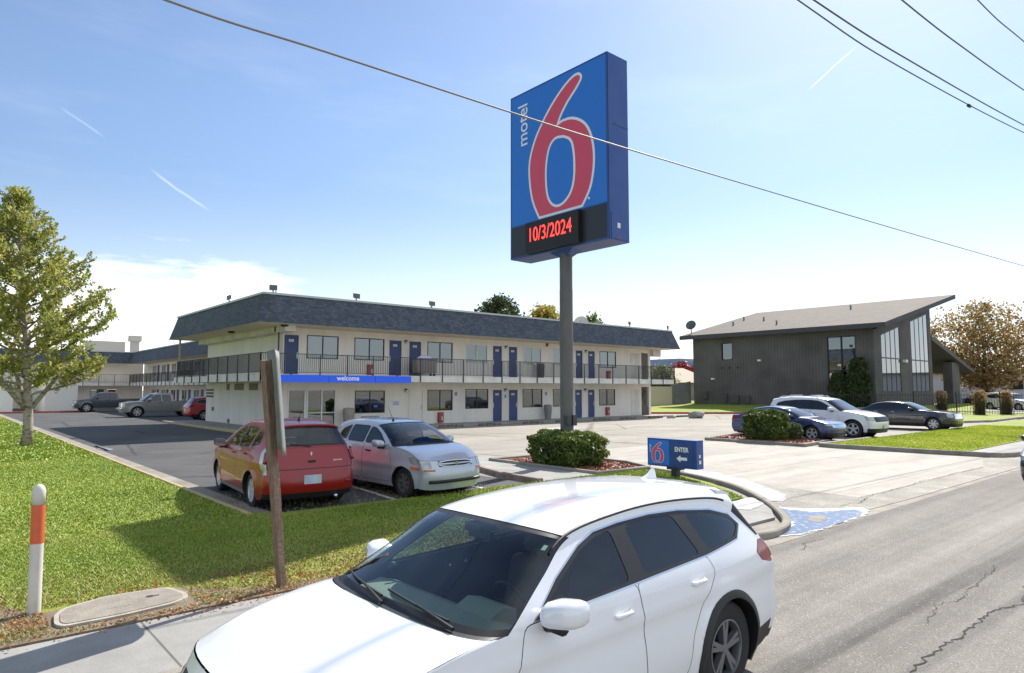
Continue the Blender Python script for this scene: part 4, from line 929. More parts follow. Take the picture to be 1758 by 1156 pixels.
# stall lines
ln = MB()
for a, b in (((7.18, 13.9), (6.93, 11.45)), ((7.5, 17.2), (7.18, 13.9)), ((9.55, 17), (9.15, 11.45))):
    d = np.array(b) - np.array(a); d = d / np.linalg.norm(d); n_ = np.array([-d[1], d[0]]) * .05
    ln.add([(*(np.array(a) - n_), .009), (*(np.array(b) - n_), .009), (*(np.array(b) + n_), .009), (*(np.array(a) + n_), .009)], [(0, 1, 2, 3)])
for x in (29.1, 34.5, 37.4, 41.6): ln.box(x - .05, 11.6, .004, x + .05, 17, .009)
tag(ln.build('parking_stripes', M_WHITEP), kind='structure')
# blue accessible-stall paint, worn
sheet('faded_blue_paint', [(25.2, 25.0), (27.0, 25.2), (26.9, 26.6), (25.1, 26.4)], .008, mat('faded_blue_paint', (.33, .37, .42), .8, col2=(.42, .40, .36), scale=3))
# water and the white dried patch by the kerb
def blob(P, k=5, j=.06):
    P = smooth_line(P + [P[0]], k)[:-1]; return [(x + rnd.uniform(-j, j), y + rnd.uniform(-j, j) * .6) for x, y in P]
sheet('white_residue', blob([(11.75, 6.35), (12.0, 5.7), (12.8, 5.15), (12.4, 4.84), (11.4, 4.76), (10.6, 4.75), (9.8, 4.79), (9.45, 5.0), (10.5, 5.25), (11.15, 5.9)], 9, .06), .0105, M_WETP, .012)
sheet('puddle', blob([(11.6, 6.1), (11.75, 5.5), (12.5, 5.1), (12.2, 4.86), (11.4, 4.80), (10.6, 4.78), (9.9, 4.84), (9.5, 5.0), (10.5, 5.2), (11.2, 5.75)], 14, .045), .0135, M_WATER_SKY, .014)
sheet('dry_spot', blob([(11.5, 5.3), (11.3, 5.05), (10.9, 5.0), (11.0, 5.25)], 4), .016, M_KERB, .01)
sheet('white_residue', blob([(12.3, 6.35), (13.2, 6.75), (14.2, 7.9), (15.1, 9.2), (15.4, 10.3), (14.95, 10.4), (14.2, 9.2), (13.3, 7.8), (12.5, 6.95)], 6, .07), .016, M_WETP, .018)
sheet('white_residue', blob([(10.9, 6.2), (11.6, 6.35), (12.1, 6.85), (11.6, 6.85), (10.7, 6.7)], 4, .05), .052, M_WETP)
sheet('puddle', blob([(4.75, 26.8), (5.05, 27.5), (4.95, 28.6), (4.78, 29.5), (4.66, 28.2)], 4, .09), .012, mat('pale_damp_patch', (.20, .21, .23), .35, col2=(.12, .125, .13), scale=4))
def road_crack(pts, w, z=.0):
    P = []; wob = [0.]

    for i in range(len(pts) - 1):
        a = np.array(pts[i], float); b = np.array(pts[i + 1], float); k = max(2, int(np.linalg.norm(b - a) / .05)); d = (b - a) / np.linalg.norm(b - a); n_ = np.array([-d[1], d[0]])
        for j in range(k): P.append(a + (b - a) * j / k + n_ * rnd.gauss(0, .014) + n_ * wob[0]); wob[0] = wob[0] * .93 + rnd.gauss(0, .012)
    mb = MB(); vs = []
    for i, p in enumerate(P):
        d = P[min(i + 1, len(P) - 1)] - P[max(i - 1, 0)]; d = d / (np.linalg.norm(d) + 1e-9); n_ = np.array([-d[1], d[0]]) * w * rnd.uniform(.3, 1.2) * (1 if 0 < i < len(P) - 1 else .1)
        vs += [(*(p - n_), z), (*(p + n_), z)]
    mb.add(vs, [(2 * i, 2 * i + 2, 2 * i + 3, 2 * i + 1) for i in range(len(P) - 1)]); tag(mb.build('road_crack', M_CRACK), kind='structure')
road_crack([(4.6, 2.02), (5.76, 1.94), (6.74, 1.97), (7.44, 1.93), (8.43, 1.84), (10.5, 1.9), (14, 1.8)], .010)
road_crack([(7.0, 2.25), (7.6, 2.35), (8.8, 2.28), (10, 2.4)], .006)
road_crack([(8.9, 4.35), (9.4, 4.45), (9.9, 4.42)], .007)
road_crack([(14.0, 5.62), (16, 5.57), (19, 5.6), (22.1, 5.52)], .008, .013)
road_crack([(12.7, 5.45), (13.3, 5.35), (14.2, 5.5)], .01, .013)

# ------------------------------------------------------------------ motel
MO = empty('motel_building', (27, 33.2, 0), 'long two-storey stucco motel with slate-blue mansard roof and navy doors', 'motel')
X0, X1, YF, YB = 13.6, 43.6, 33.2, 46.0
def wall_open(mb, x0, x1, z0, z1, ops, y, depth, axis='x', m=0, sgn=1):
    """front wall with real openings and reveals; ops: (x0, x1, z0, z1)"""
    xs = sorted({x0, x1} | {o[0] for o in ops} | {o[1] for o in ops}); zs = sorted({z0, z1} | {o[2] for o in ops} | {o[3] for o in ops})
    P = (lambda a, d, z: (a, y + d, z)) if axis == 'x' else (lambda a, d, z: (y + d, a, z))
    for i in range(len(xs) - 1):
        for j in range(len(zs) - 1):
            cx_, cz_ = (xs[i] + xs[i + 1]) / 2, (zs[j] + zs[j + 1]) / 2
            if any(o[0] < cx_ < o[1] and o[2] < cz_ < o[3] for o in ops): continue
            mb.add([P(xs[i], 0, zs[j]), P(xs[i + 1], 0, zs[j]), P(xs[i + 1], 0, zs[j + 1]), P(xs[i], 0, zs[j + 1])], [(0, 1, 2, 3)], m)
    for (a, b, c, d) in ops:
        q = [P(a, 0, c), P(b, 0, c), P(b, 0, d), P(a, 0, d), P(a, depth, c), P(b, depth, c), P(b, depth, d), P(a, depth, d)]
        mb.add(q, [(0, 4, 5, 1), (1, 5, 6, 2), (2, 6, 7, 3), (3, 7, 4, 0)], m)
UZ0, UZ1 = 3.74, 4.96
up_win = [(14.7, 16.48, 'd', 1), (17.42, 19.28, 'd', 2), (22.2, 24.03, 'd', 1), (25.03, 26.78, 'w', 3), (29.85, 31.52, 'w', 3), (32.62, 34.3, 'w', 3), (37.5, 39.35, 'd', 2)]
up_door = [(13.38 + .08, 14.27), (19.57, 20.43), (20.9, 21.76), (27.2, 28.0), (28.55, 29.32), (34.9, 35.65), (36.2, 36.97)]
lo_win = [(17.5, 19.36, .82, 2.06, 'd', 4), (22.23, 24.05, .86, 2.1, 'd', 1), (25.03, 26.85, .92, 2.14, 'd', 2), (29.8, 31.6, .92, 2.14, 'd', 1), (32.62, 34.3, .92, 2.14, 'd', 2), (37.4, 39.2, .92, 2.12, 'd', 2)]
lo_door = [(27.2, 28.0), (28.55, 29.35), (34.8, 35.55), (36.15, 36.9)]
ZF = .1; FL = 2.87
ops = [(a, b, UZ0, UZ1) for a, b, *_ in up_win] + [(a, b, FL, 4.95) for a, b in up_door] + [(a, b, c, d) for a, b, c, d, *_ in lo_win] + [(a, b, ZF, 2.12) for a, b in lo_door] + [(13.72, 16.40, ZF, 2.18), (20.98, 21.9, ZF, 2.1)]
ops_r = [(42.45, 43.35, FL, 5.0), (42.4, 43.35, ZF, 2.3)]
w = MB()
wall_open(w, X0, X1, 0, 5.35, ops + ops_r, YF, .12)
w.add([(X0, YF, 0), (X0, YF, 5.35), (X0, YB, 5.35), (X0, YB, 0)], [(0, 1, 2, 3)]); w.add([(X1, YF, 0), (X1, YB, 0), (X1, YB, 5.35), (X1, YF, 5.35)], [(0, 1, 2, 3)]); w.add([(X0, YB, 0), (X0, YB, 5.35), (X1, YB, 5.35), (X1, YB, 0)], [(0, 1, 2, 3)])
w.build('wall', M_STUCCO, MO)
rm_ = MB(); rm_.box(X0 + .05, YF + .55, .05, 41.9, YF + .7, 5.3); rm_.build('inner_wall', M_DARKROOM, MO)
st_ = MB(); st_.box(42.1, YF + 2.4, 0, X1 - .05, YF + 2.5, 5.3); st_.box(42.0, YF + .1, 0, 42.1, YF + 2.5, 5.3); st_.build('stair_recess', mat('warm_recess', (.34, .28, .2), .9), MO)
ss = MB()
for k in range(10): ss.box(42.4, YF + .3 + k * .2, 1.9 - k * .19, 43.5, YF + .55 + k * .2, 1.95 - k * .19)
ss.add([(42.42, YF + .05, 1.35), (43.5, YF + .05, .55), (43.5, YF + .05, .1), (42.42, YF + .05, .1)], [(0, 3, 2, 1)]); ss.build('stair', mat('brown_stair', (.10, .085, .07), .8), MO)

def window(parent, x0, x1, z0, z1, style, split, y=YF, axis='x', kind='d'):
    fm = M_WHITEF if kind == 'w' else M_BRONZE; t = .045 if kind != 'w' else .06
    B = (lambda mb, a, d0, z, b, d1, zz, m=0: mb.box(a, y + d0, z, b, y + d1, zz, m)) if axis == 'x' else (lambda mb, a, d0, z, b, d1, zz, m=0: mb.box(y + d0, a, z, y + d1, b, zz, m))
    f = MB(); xm = (x0 + x1) / 2
    B(f, x0 + .002, -.02, z0 + .002, x0 + t, .05, z1 - .002); B(f, x1 - t, -.02, z0 + .002, x1 - .002, .05, z1 - .002); B(f, x0 + t, -.02, z1 - t, x1 - t, .05, z1 - .002); B(f, x0 + t, -.02, z0 + .002, x1 - t, .05, z0 + t); B(f, xm - t * .5, -.012, z0 + t, xm + t * .5, .05, z1 - t)
    fo = f.build('window', fm, parent)
    g = MB()
    for a, b in ((x0 + t, xm - t / 2), (xm + t / 2, x1 - t)): B(g, a, .02, z0 + t, b, .026, z1 - t)
    g.build('pane', M_WINGL, fo)
    c = MB()   # curtains drawn over one half or both
    halves = {1: [(xm, x1)], 2: [(x0, x1)], 3: [(x1 - .5, x1)], 4: []}[split]
    if split == 2: halves = [(x0, xm)]
    for a, b in halves:
        n = 14; vs = []
        for k in range(n + 1):
            a_ = a + (b - a) * k / n; d = .16 + .02 * math.sin(k * 2.4)
            p = (a_, y + d) if axis == 'x' else (y + d, a_); vs += [(p[0], p[1], z0), (p[0], p[1], z1)]
        c.add(vs, [(2 * k, 2 * k + 2, 2 * k + 3, 2 * k + 1) for k in range(n)])
    if c.v: c.build('curtain', M_CURT, fo, smooth=True)
    return fo
for a, b, k, s_ in up_win: window(MO, a, b, UZ0, UZ1, k, s_, kind=k)
for a, b, c, d, k, s_ in lo_win: window(MO, a, b, c, d, k, s_, kind=k)
def door(parent, x0, x1, z0, z1, m=M_NAVY, hinge=1, plate_=True, y=YF, lab=None):
    f = MB(); f.box(x0 - .05, y - .03, z0, x0 + .02, y + .08, z1 + .04); f.box(x1 - .02, y - .03, z0, x1 + .05, y + .08, z1 + .04); f.box(x0 + .02, y - .03, z1 - .03, x1 - .02, y + .08, z1 + .04)
    d = MB(); d.box(x0 + .02, y + .03, z0 + .01, x1 - .02, y + .075, z1 - .03)
    o = d.build('door', m, parent)
    if lab: o['label'] = lab
    f.build('door_frame', M_STUCCO, o)
    hx = x1 - .07 if hinge > 0 else x0 + .07
    h = MB(); h.box(hx - .035, y - .0, z0 + .85, hx + .035, y + .03, z0 + 1.15); h.box(hx - .1, y - .045, z0 + .98, hx + .03, y - .02, z0 + 1.01); h.box(hx - .012, y - .045, z0 + .98, hx + .012, y, z0 + 1.01); h.build('door_handle', M_STEEL, o)
    if plate_:
        p = MB(); xc = (x0 + x1) / 2; p.box(xc - .13, y + .015, z1 - .38, xc + .13, y + .03, z1 - .25)
        for k in range(3): p.box(xc - .075 + k * .055, y + .012, z1 - .345, xc - .045 + k * .055, y + .015, z1 - .285, 1)
        p.build('number_plate', [M_WHITEF, mat('grey_digit', (.25, .25, .27), .6)], o)
    return o
for i, (a, b) in enumerate(up_door): door(MO, a, b, FL, 4.95, hinge=1 if i in (0, 2, 4, 6) else -1)
for i, (a, b) in enumerate(lo_door): door(MO, a, b, ZF, 2.12, hinge=1 if i in (1, 3) else -1)
door(MO, 20.98, 21.9, ZF, 2.1, M_STUCCO, 1, False, lab='plain door painted like the wall')
pd = MB(); pd.box(41.1, YF - .02, FL, 42.25, YF - .002, 4.95); pd.box(41.7, YF - .026, FL, 41.72, YF - .02, 4.95); pd.build('closet_door', M_SLAB, MO)
pd = MB(); pd.box(41.1, YF - .02, ZF, 42.15, YF - .002, 2.1); pd.box(41.62, YF - .026, ZF, 41.64, YF - .02, 2.1); pd.build('closet_door', M_SLAB, MO)
# lobby glazing
lb = MB(); 
for a, b in ((13.72, 13.80), (14.62, 14.72), (14.74, 14.82), (15.55, 15.62), (16.32, 16.40)): lb.box(a, YF - .03, ZF, b, YF + .05, 2.18)
for a, b in ((13.80, 14.62), (14.82, 15.55), (15.62, 16.32)): lb.box(a, YF - .03, 2.10, b, YF + .05, 2.18); lb.box(a, YF - .03, ZF, b, YF + .05, ZF + .12)
for a, b in ((14.82, 15.55), (15.62, 16.32)): lb.box(a, YF - .02, .88, b, YF + .04, .93)
lo = lb.build('lobby_door', M_WHITEF, MO)
g = MB(); g.box(13.80, YF + .01, ZF + .12, 14.62, YF + .016, 2.10); g.box(14.82, YF + .01, ZF + .12, 15.55, YF + .016, 2.10); g.box(15.62, YF + .01, ZF + .12, 16.32, YF + .016, 2.10); g.build('pane', M_WINGL, lo)
# roof
rf = MB(); E0 = (11.45, 31.25, 44.95, 46.9); T0 = (11.85, 31.72, 44.5, 46.5); ZE, ZT = 5.3, 6.72
e = [(E0[0], E0[1]), (E0[2], E0[1]), (E0[2], E0[3]), (E0[0], E0[3])]; t_ = [(T0[0], T0[1]), (T0[2], T0[1]), (T0[2], T0[3]), (T0[0], T0[3])]
for i in range(4):
    j = (i + 1) % 4; rf.add([(*e[i], ZE), (*e[j], ZE), (*t_[j], ZT), (*t_[i], ZT)], [(0, 1, 2, 3)])
rf.build('mansard_roof', M_SHING, MO)
so = MB(); so.box(E0[0] + .02, E0[1] + .02, ZE + .0, E0[2] - .02, E0[3] - .02, ZE + .06); so.build('soffit', M_SOFFIT, MO)
hd = MB(); hd.box(13.0, 31.9, 5.0, 13.55, 46, 5.3); hd.box(13.0, YF - .1, 4.98, 13.6, YF + .1, 5.3); hd.build('beam', M_SLAB, MO); hd = MB(); hd.box(X1, 32.9, 4.75, X1 + 1.0, 33.3, 5.3); hd.build('beam', M_SLAB, MO)
cp = MB()
for i in range(4):
    j = (i + 1) % 4; a = Vector((*t_[i], ZT + .03)); b = Vector((*t_[j], ZT + .03)); cp.bar(a, b, .14, .1)
cp.build('roof_coping', M_CAPM, MO)
rt = MB(); rt.box(T0[0] + .1, T0[1] + .1, ZT - .1, T0[2] - .1, T0[3] - .1, ZT - .05); rt.build('flat_roof', M_ROOFTOP, MO)
# balcony slab, wraps the left end
BX0, BX1, BY = 11.62, 44.0, 31.25
sl = MB(); sl.box(BX0, BY, 2.52, BX1, YF - .003, 2.87); sl.box(BX0, YF - .003, 2.52, X0 - .003, YB, 2.868); sl.build('balcony', M_SLAB, MO)
def railing(parent, pts, z0, h, spacing=.105, post=1.5, drop=.35):
    r = MB()
    for (a, b) in zip(pts[:-1], pts[1:]):
        a = Vector((*a, 0)); b = Vector((*b, 0)); L = (b - a).length; d = (b - a) / L; n = int(L / spacing)
        up = Vector((0, 0, 1))
        r.bar(a + up * (z0 + h), b + up * (z0 + h), .045, .035); r.bar(a + up * (z0 + .08), b + up * (z0 + .08), .03, .025)
        for k in range(n + 1): p = a + d * (L * k / n); r.bar(p + up * (z0 + .08), p + up * (z0 + h), .02)
        m = max(1, round(L / post))
        for k in range(m + 1): p = a + d * (L * k / m); r.bar(p + up * (z0 - drop), p + up * (z0 + h), .05)
    return r.build('railing', M_RAIL, parent)
railing(MO, [(BX0 - .03, 45.2), (BX0 - .03, BY - .03), (BX1 + .03, BY - .03), (BX1 + .03, YF)], FL, .98)
# blue band with the welcome lettering
bl = MB()
for a, b in ((12.15, 14.95), (14.98, 17.55), (17.58, 19.75)): bl.box(a, BY - .16, 2.47, b, BY - .09, 2.83)
bo = bl.build('welcome_band', M_BLUEA, MO)
text_mesh('lettering', 'welcome', .34, M_TEXTW, lambda u, v, w: (16.0 + u, BY - .165 - w, 2.58 + v), bo, bold=.006)
# fittings
def wall_lamp(x, z):
    m_ = MB(); m_.box(x - .05, YF - .03, z - .1, x + .05, YF, z + .02); m_.box(x - .06, YF - .15, z - .02, x + .06, YF - .03, z + .06); o = m_.build('wall_lamp', M_BRONZE, MO)
    q = MB(); q.lathe([(.001, z - .17), (.045, z - .16), (.055, z - .02)], (x, YF - .09, 0), 'z', 10); q.build('lamp_glass', mat('frosted_lamp', (.6, .58, .5), .4), o, smooth=True)
for x, z in ((20.66, 4.9), (28.28, 4.9), (35.95, 4.92), (20.7, 2.1), (28.25, 2.12), (35.85, 2.12)): wall_lamp(x, z)
def cabinet(x, z):
    c = MB(); c.box(x - .17, YF - .16, z - .3, x + .17, YF - .002, z + .3); c.box(x - .12, YF - .165, z - .2, x + .12, YF - .16, z + .2, 1); o = c.build('extinguisher_cabinet', [M_REDCAB, mat('cabinet_glass', (.25, .08, .08), .1)], MO)
    q = MB(); q.box(x + .02, YF - .17, z - .18, x + .09, YF - .165, z + .05); q.build('cabinet_label', M_WHITEF, o)
for x, z in ((23.13, .46), (38.25, .5), (18.37, 3.2), (38.4, 3.2)): cabinet(x, z)
def wallsign(x, z, w_, h_, blue=True):
    s = MB(); s.box(x - w_ / 2, YF - .02, z - h_ / 2, x + w_ / 2, YF - .002, z + h_ / 2)
    if blue: s.box(x - w_ * .3, YF - .024, z - h_ * .12, x + w_ * .3, YF - .02, z + h_ * .40, 1); s.lathe([(.001, YF - .028), (w_ * .13, YF - .027)], (x, 0, z + .08), 'y', 10, m=0)
    else:
        for k in range(3): s.box(x - w_ * .38, YF - .024, z - h_ * .3 + k * h_ * .22, x + w_ * .38, YF - .02, z - h_ * .3 + k * h_ * .22 + .03, 1)
    s.build('wall_sign', [M_WHITEF, mat('sign_blue', (.03, .12, .40), .5)], MO)
wallsign(24.3, 1.8, .3, .42); wallsign(28.27, 1.62, .22, .42); wallsign(31.95, 1.78, .26, .4); wallsign(20.08, 1.35, .5, .32, False)
a_ = MB(); a_.box(17.9, YF - .05, .15, 19.0, YF - .002, .66)
for k in range(8): a_.box(17.94, YF - .062, .19 + k * .056, 18.96, YF - .05, .215 + k * .056)
a_.build('air_conditioner_grille', mat('grey_grille', (.30, .30, .29), .6), MO)
al = MB(); al.box(31.95, YF - .06, 5.2 - .12, 32.15, YF - .002, 5.2 + .1); al.build('fire_alarm', M_REDCAB, MO)
dp = MB(); dp.tube([(13.15, YF - .12, FL), (13.15, YF - .12, 5.0)], .04, 8); dp.build('downpipe', M_RAIL, MO)
vt = MB()
for y, w_ in ((41.8, .5), (39.9, 1.5), (37.6, 1.3)): vt.box(X0 - .03, y - w_ / 2, 2.08, X0 - .002, y + w_ / 2, 2.46)
vt.build('vent_panel', mat('tan_vent', (.24, .21, .17), .8), MO)
for y in (46.0 - .25,):
    sg = MB()
    for k in range(3): sg.box(X0 - .03, y - 1.2, 1.62 + k * .2, X0 - .002, y + .2, 1.74 + k * .2)
    sg.build('meter_panel', M_BRONZE, MO)
for y, z in ((41.5, .25), (44.5, .9)):
    q = MB(); q.box(X0 - .08, y - .12, z - .12, X0 - .002, y + .12, z + .12); q.build('outlet_box', mat('grey_box', (.2, .2, .2), .6), MO)
def soffit_lamp(x, y):
    q = MB(); q.lathe([(.2, ZE - .001), (.2, ZE - .05), (.14, ZE - .1), (.001, ZE - .11)], (x, y, 0), 'z', 14); q.build('soffit_lamp', M_BRONZE, MO, smooth=True)
soffit_lamp(13.0, 32.0); soffit_lamp(12.3, 37.6)
def flood(x, y, ang, parent=MO):
    s = MB(); s.bar((x, y, ZT + .05), (x, y, ZT + .22), .05); c, n_ = math.cos(ang), math.sin(ang)
    P = [(-.16, -.1), (.16, -.1), (.16, .12), (-.16, .12)]
    vs = []
    for (u, v), d in [(p, -.06) for p in P] + [((p[0] * 1.15, p[1] * 1.15), .08) for p in P]:
        vs.append((x + u * c + d * n_, y + u * n_ - d * c, ZT + .33 + v - d * .4))
    s.add(vs, [(0, 1, 2, 3), (7, 6, 5, 4), (0, 4, 5, 1), (1, 5, 6, 2), (2, 6, 7, 3), (3, 7, 4, 0)]); s.build('floodlight', mat('flood_housing', (.10, .10, .11), .5), parent, fixn=True)
for x, y, a in ((12.3, 31.8, -.3), (16.74, 31.8, .1), (21.53, 31.8, .1), (39.3, 31.8, .5), (44.2, 31.9, .6), (11.9, 36.9, -1.6)): flood(x, y, a)
for x in (12.9, 22.3): q = MB(); q.tube([(x, 33, ZT), (x, 33, ZT + .35)], .05, 8); q.build('vent_pipe', M_CAPM, MO, smooth=True, angle=40)
for z, y0 in ((5.3, 45.3),): q = MB(); q.bar((BX0 + .1, y0, 2.87), (BX0 + .1, y0, 5.3), .1); q.bar((X1 + .9, YF - .2, 2.87), (X1 + .9, YF - .2, 5.3), .04); q.build('roof_post', mat('tan_post', (.36, .30, .2), .8), MO)
q = MB(); q.box(43.37, YF + .004, .005, 43.593, YF + .25, 2.3); q.build('corner_post', M_STUCCO, MO)
sheet('walkway', [(11.55, 31.55), (44.2, 31.55), (44.2, 33.18), (13.55, 33.18), (13.55, 47.5), (11.55, 47.5)], .1, M_WALK, .12)
kerb('kerb', [(11.47, 47.5), (11.47, 31.47), (13.2, 31.47)], .14, .115, M_YELLOWP)

# wheel stops in front of the motel
ws0 = None
WSL = ['leftmost low wheel stop, before the beige plain door', 'wheel stop before the window right of the first extinguisher cabinet', 'wheel stop before the two navy doors left of the sign pole', 'wheel stop just left of the sign pole', 'wheel stop before the two navy doors right of the sign pole',
       'wheel stop before the last ground-floor window', 'wheel stop before the closet door near the stairs', 'rightmost wheel stop, beyond the stair corner']
for i, x in enumerate((22.2, 25.0, 28.5, 31.3, 34.9, 37.7, 40.9, 43.6)):
    m_ = MB(); L_ = 1.7
    for k in range(3):
        y = 30.75; a, b = x - L_ / 2 + k * L_ / 3 + .03, x - L_ / 2 + (k + 1) * L_ / 3 - .03
        m_.add([(a, y - .09, .004), (b, y - .09, .004), (b, y + .09, .004), (a, y + .09, .004), (a + .03, y - .05, .14), (b - .03, y - .05, .14), (b - .03, y + .05, .14), (a + .03, y + .05, .14)], [(0, 3, 2, 1), (4, 5, 6, 7), (0, 1, 5, 4), (1, 2, 6, 5), (2, 3, 7, 6), (3, 0, 4, 7)])
    if ws0 is None:
        ws0 = m_.build('wheel_stop', mat('dark_wheel_stop', (.07, .06, .05), .9, col2=(.2, .18, .14), scale=5)); o = ws0; xb = x
    else: o = ws0.copy(); COL.objects.link(o); o.location = (x - xb, 0 if x < 43 else -.5, 0)
    tag(o, WSL[i], 'wheel stop', 'wheel stops along the motel walkway')

# bins and cart
def bin_(x, y, z, h, r, lab, m):
    e_ = empty('litter_bin', (x, y, z), lab, 'litter bin')
    b = MB(); b.lathe([(.001, z), (r * .8, z), (r, z + h * .62), (r * 1.02, z + h * .64), (r * 1.02, z + h * .66)], (x, y, 0), 'z', 18); b.build('bin_body', m, e_, smooth=True, angle=40)
    b = MB(); b.lathe([(r * 1.04, z + h * .66), (r * 1.04, z + h * .9), (r * .85, z + h * .99), (r * .3, z + h)], (x, y, 0), 'z', 18); b.lathe([(r * .3, z + h), (.001, z + h)], (x, y, 0), 'z', 18); b.build('bin_hood', m, e_, smooth=True, angle=40)
bin_(16.85, 32.6, .1, 1.05, .3, 'pebbly beige litter bin beside the lobby door', mat('pebble_beige', (.36, .32, .27), .9, col2=(.25, .22, .19), scale=30))
bin_(31.65, 32.7, .1, 1.0, .26, 'grey litter bin by the wall left of the sign pole', mat('bin_grey', (.20, .20, .2), .7))
bin_(31.0, 32.7, FL, 1.0, .26, 'dark litter bin on the balcony left of the sign pole', mat('bin_dark', (.08, .075, .07), .7))
ct = empty('laundry_cart', (21.4, 32.3, FL), 'laundry cart heaped with white linen on the balcony', 'cart')
c = MB(); c.prism([(20.75, FL + .2), (22.05, FL + .2), (22.1, FL + .95), (20.7, FL + .95)], lambda u, v, w: (u, 32.05 + w, v), .5); c.build('cart_bag', mat('brown_canvas', (.27, .23, .21), .9), ct, fixn=True)
c = MB(); c.tube([(20.7, 32.03, FL + .96), (22.1, 32.03, FL + .96), (22.1, 32.57, FL + .96), (20.7, 32.57, FL + .96), (20.7, 32.03, FL + .96)], .03, 6); c.build('cart_rim', mat('cart_blue', (.02, .08, .3), .5), ct)
for x in (20.85, 21.95):
    for y in (32.12, 32.48): q = MB(); q.lathe([(.001, y - .02), (.09, y - .02), (.09, y + .02), (.001, y + .02)], (x, 0, FL + .09), 'y', 12); q.build('caster', M_BLACK, ct)
c = MB(); c.lathe([(.55, FL + .96), (.52, FL + 1.05), (.3, FL + 1.16), (.001, FL + 1.2)], (21.4, 32.3, 0), 'z', 14); 
c.v = [(v[0], 32.3 + (v[1] - 32.3) * .42, v[2] + rnd.uniform(-.03, .03)) for v in c.v]; c.build('linen', mat('white_linen', (.6, .62, .68), .9), ct, smooth=True)

# rear wings of the motel
WB = empty('motel_rear_wing', (19.8, 60, 0), 'far rear wing of the motel with dark railing, behind the pickup trucks', 'motel wing')
w = MB(); opsb = []
for k in range(9):
    y = 51 + k * 4.2; opsb += [(y, y + 1.0, 3.0, 4.9), (y + 1.4, y + 3.2, 3.7, 4.9), (y, y + 1.0, .1, 2.1), (y + 1.4, y + 3.2, .9, 2.1)]
wall_open(w, 46.5, 92, 0, 5.2, opsb, 19.8, .15, axis='y'); w.build('wall', M_STUCCO, WB)
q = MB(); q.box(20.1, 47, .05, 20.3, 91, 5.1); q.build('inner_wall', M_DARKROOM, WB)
for (a, b, c, d) in opsb:
    if b - a > 1.3: window(WB, a, b, c, d, 'w', 1, y=19.8, axis='y', kind='w')
    else: q = MB(); q.box(19.84, a + .03, c, 19.88, b - .03, d - .02); q.build('door', M_NAVY, WB)
q = MB(); q.box(18.0, 46.5, 2.52, 19.79, 92, 2.87); q.build('balcony', M_SLAB, WB)
railing(WB, [(17.97, 47), (17.97, 90.2)], FL, .98, .16, 1.6)
q = MB(); q.add([(17.8, 46.91, 5.15), (17.8, 90.3, 5.15), (18.2, 90.7, 6.5), (18.2, 46.91, 6.5)], [(0, 3, 2, 1), ]); q.build('mansard_roof', M_SHING, WB)
q = MB(); q.box(17.85, 46.9, 5.15, 30, 91, 5.2); q.box(18.25, 46.9, 6.4, 30, 91, 6.45); q.build('soffit', M_SOFFIT, WB); q = MB(); q.bar((18.2, 46.9, 6.53), (18.2, 90.7, 6.53), .14, .1); q.build('roof_coping', M_CAPM, WB)
WC = empty('motel_rear_wing', (5, 92, 0), 'farthest motel wing facing the lot, half hidden by the street tree', 'motel wing')
w = MB(); opc = [(14.2, 15.6, .9, 2.1), (16, 16.9, .1, 2.1), (11.4, 12.2, .1, 2.1)]
wall_open(w, -20, 19.7, 0, 5.2, opc, 92, .15); w.build('wall', M_STUCCO, WC)
window(WC, 14.2, 15.6, .9, 2.1, 'd', 1, y=92); q = MB(); q.box(16.03, 92.05, .1, 16.87, 92.1, 2.08); q.build('door', M_REDCAB, WC); q = MB(); q.box(11.43, 92.05, .1, 12.17, 92.1, 2.08); q.build('door', M_NAVY, WC)
q = MB(); q.box(-20, 90.2, 2.52, 17.97, 91.99, 2.87); q.build('balcony', M_SLAB, WC); railing(WC, [(10, 90.17), (17.9, 90.17)], FL, .98, .16, 1.6)
q = MB(); q.add([(-20, 90.0, 5.15), (17.8, 90.0, 5.15), (17.8 + .4, 90.4, 6.5), (-20, 90.4, 6.5)], [(0, 1, 2, 3)]); q.build('mansard_roof', M_SHING, WC); q = MB(); q.box(-20, 90.05, 5.15, 18, 92, 5.2); q.build('soffit', M_SOFFIT, WC)
q = MB(); q.bar((-20, 90.4, 6.53), (18.2, 90.4, 6.53), .14, .1); q.build('roof_coping', M_CAPM, WC)
hv = MB(); hv.box(14.5, 96, 6.4, 18.4, 99, 8.1); hv.box(19.0, 95.5, 6.4, 19.9, 96.4, 8.7); hv.box(18.8, 95.3, 8.2, 20.1, 96.6, 8.9); hv.build('rooftop_unit', mat('pale_unit', (.48, .46, .42), .8), WC)
sh_ = MB(); sh_.box(8.2, 76.5, 0, 10.8, 90.1, 2.9); o = sh_.build('storage_shed', mat('lit_white_wall', (.62, .61, .58), .85)); tag(o, 'plain white storage shed wall behind the street tree trunk', 'shed')
sh_ = MB(); sh_.box(-12, 74, 0, 5.6, 80, 2.9); sh_.box(-12.1, 73.9, 2.9, 5.7, 80.1, 3.05); o = sh_.build('storage_shed', M_WHITEF); tag(o, 'low white shed at the left edge behind the lawn', 'shed')
kerb('kerb', [(4.6, 73.2), (11.8, 73.2)], .3, .16, M_REDP)

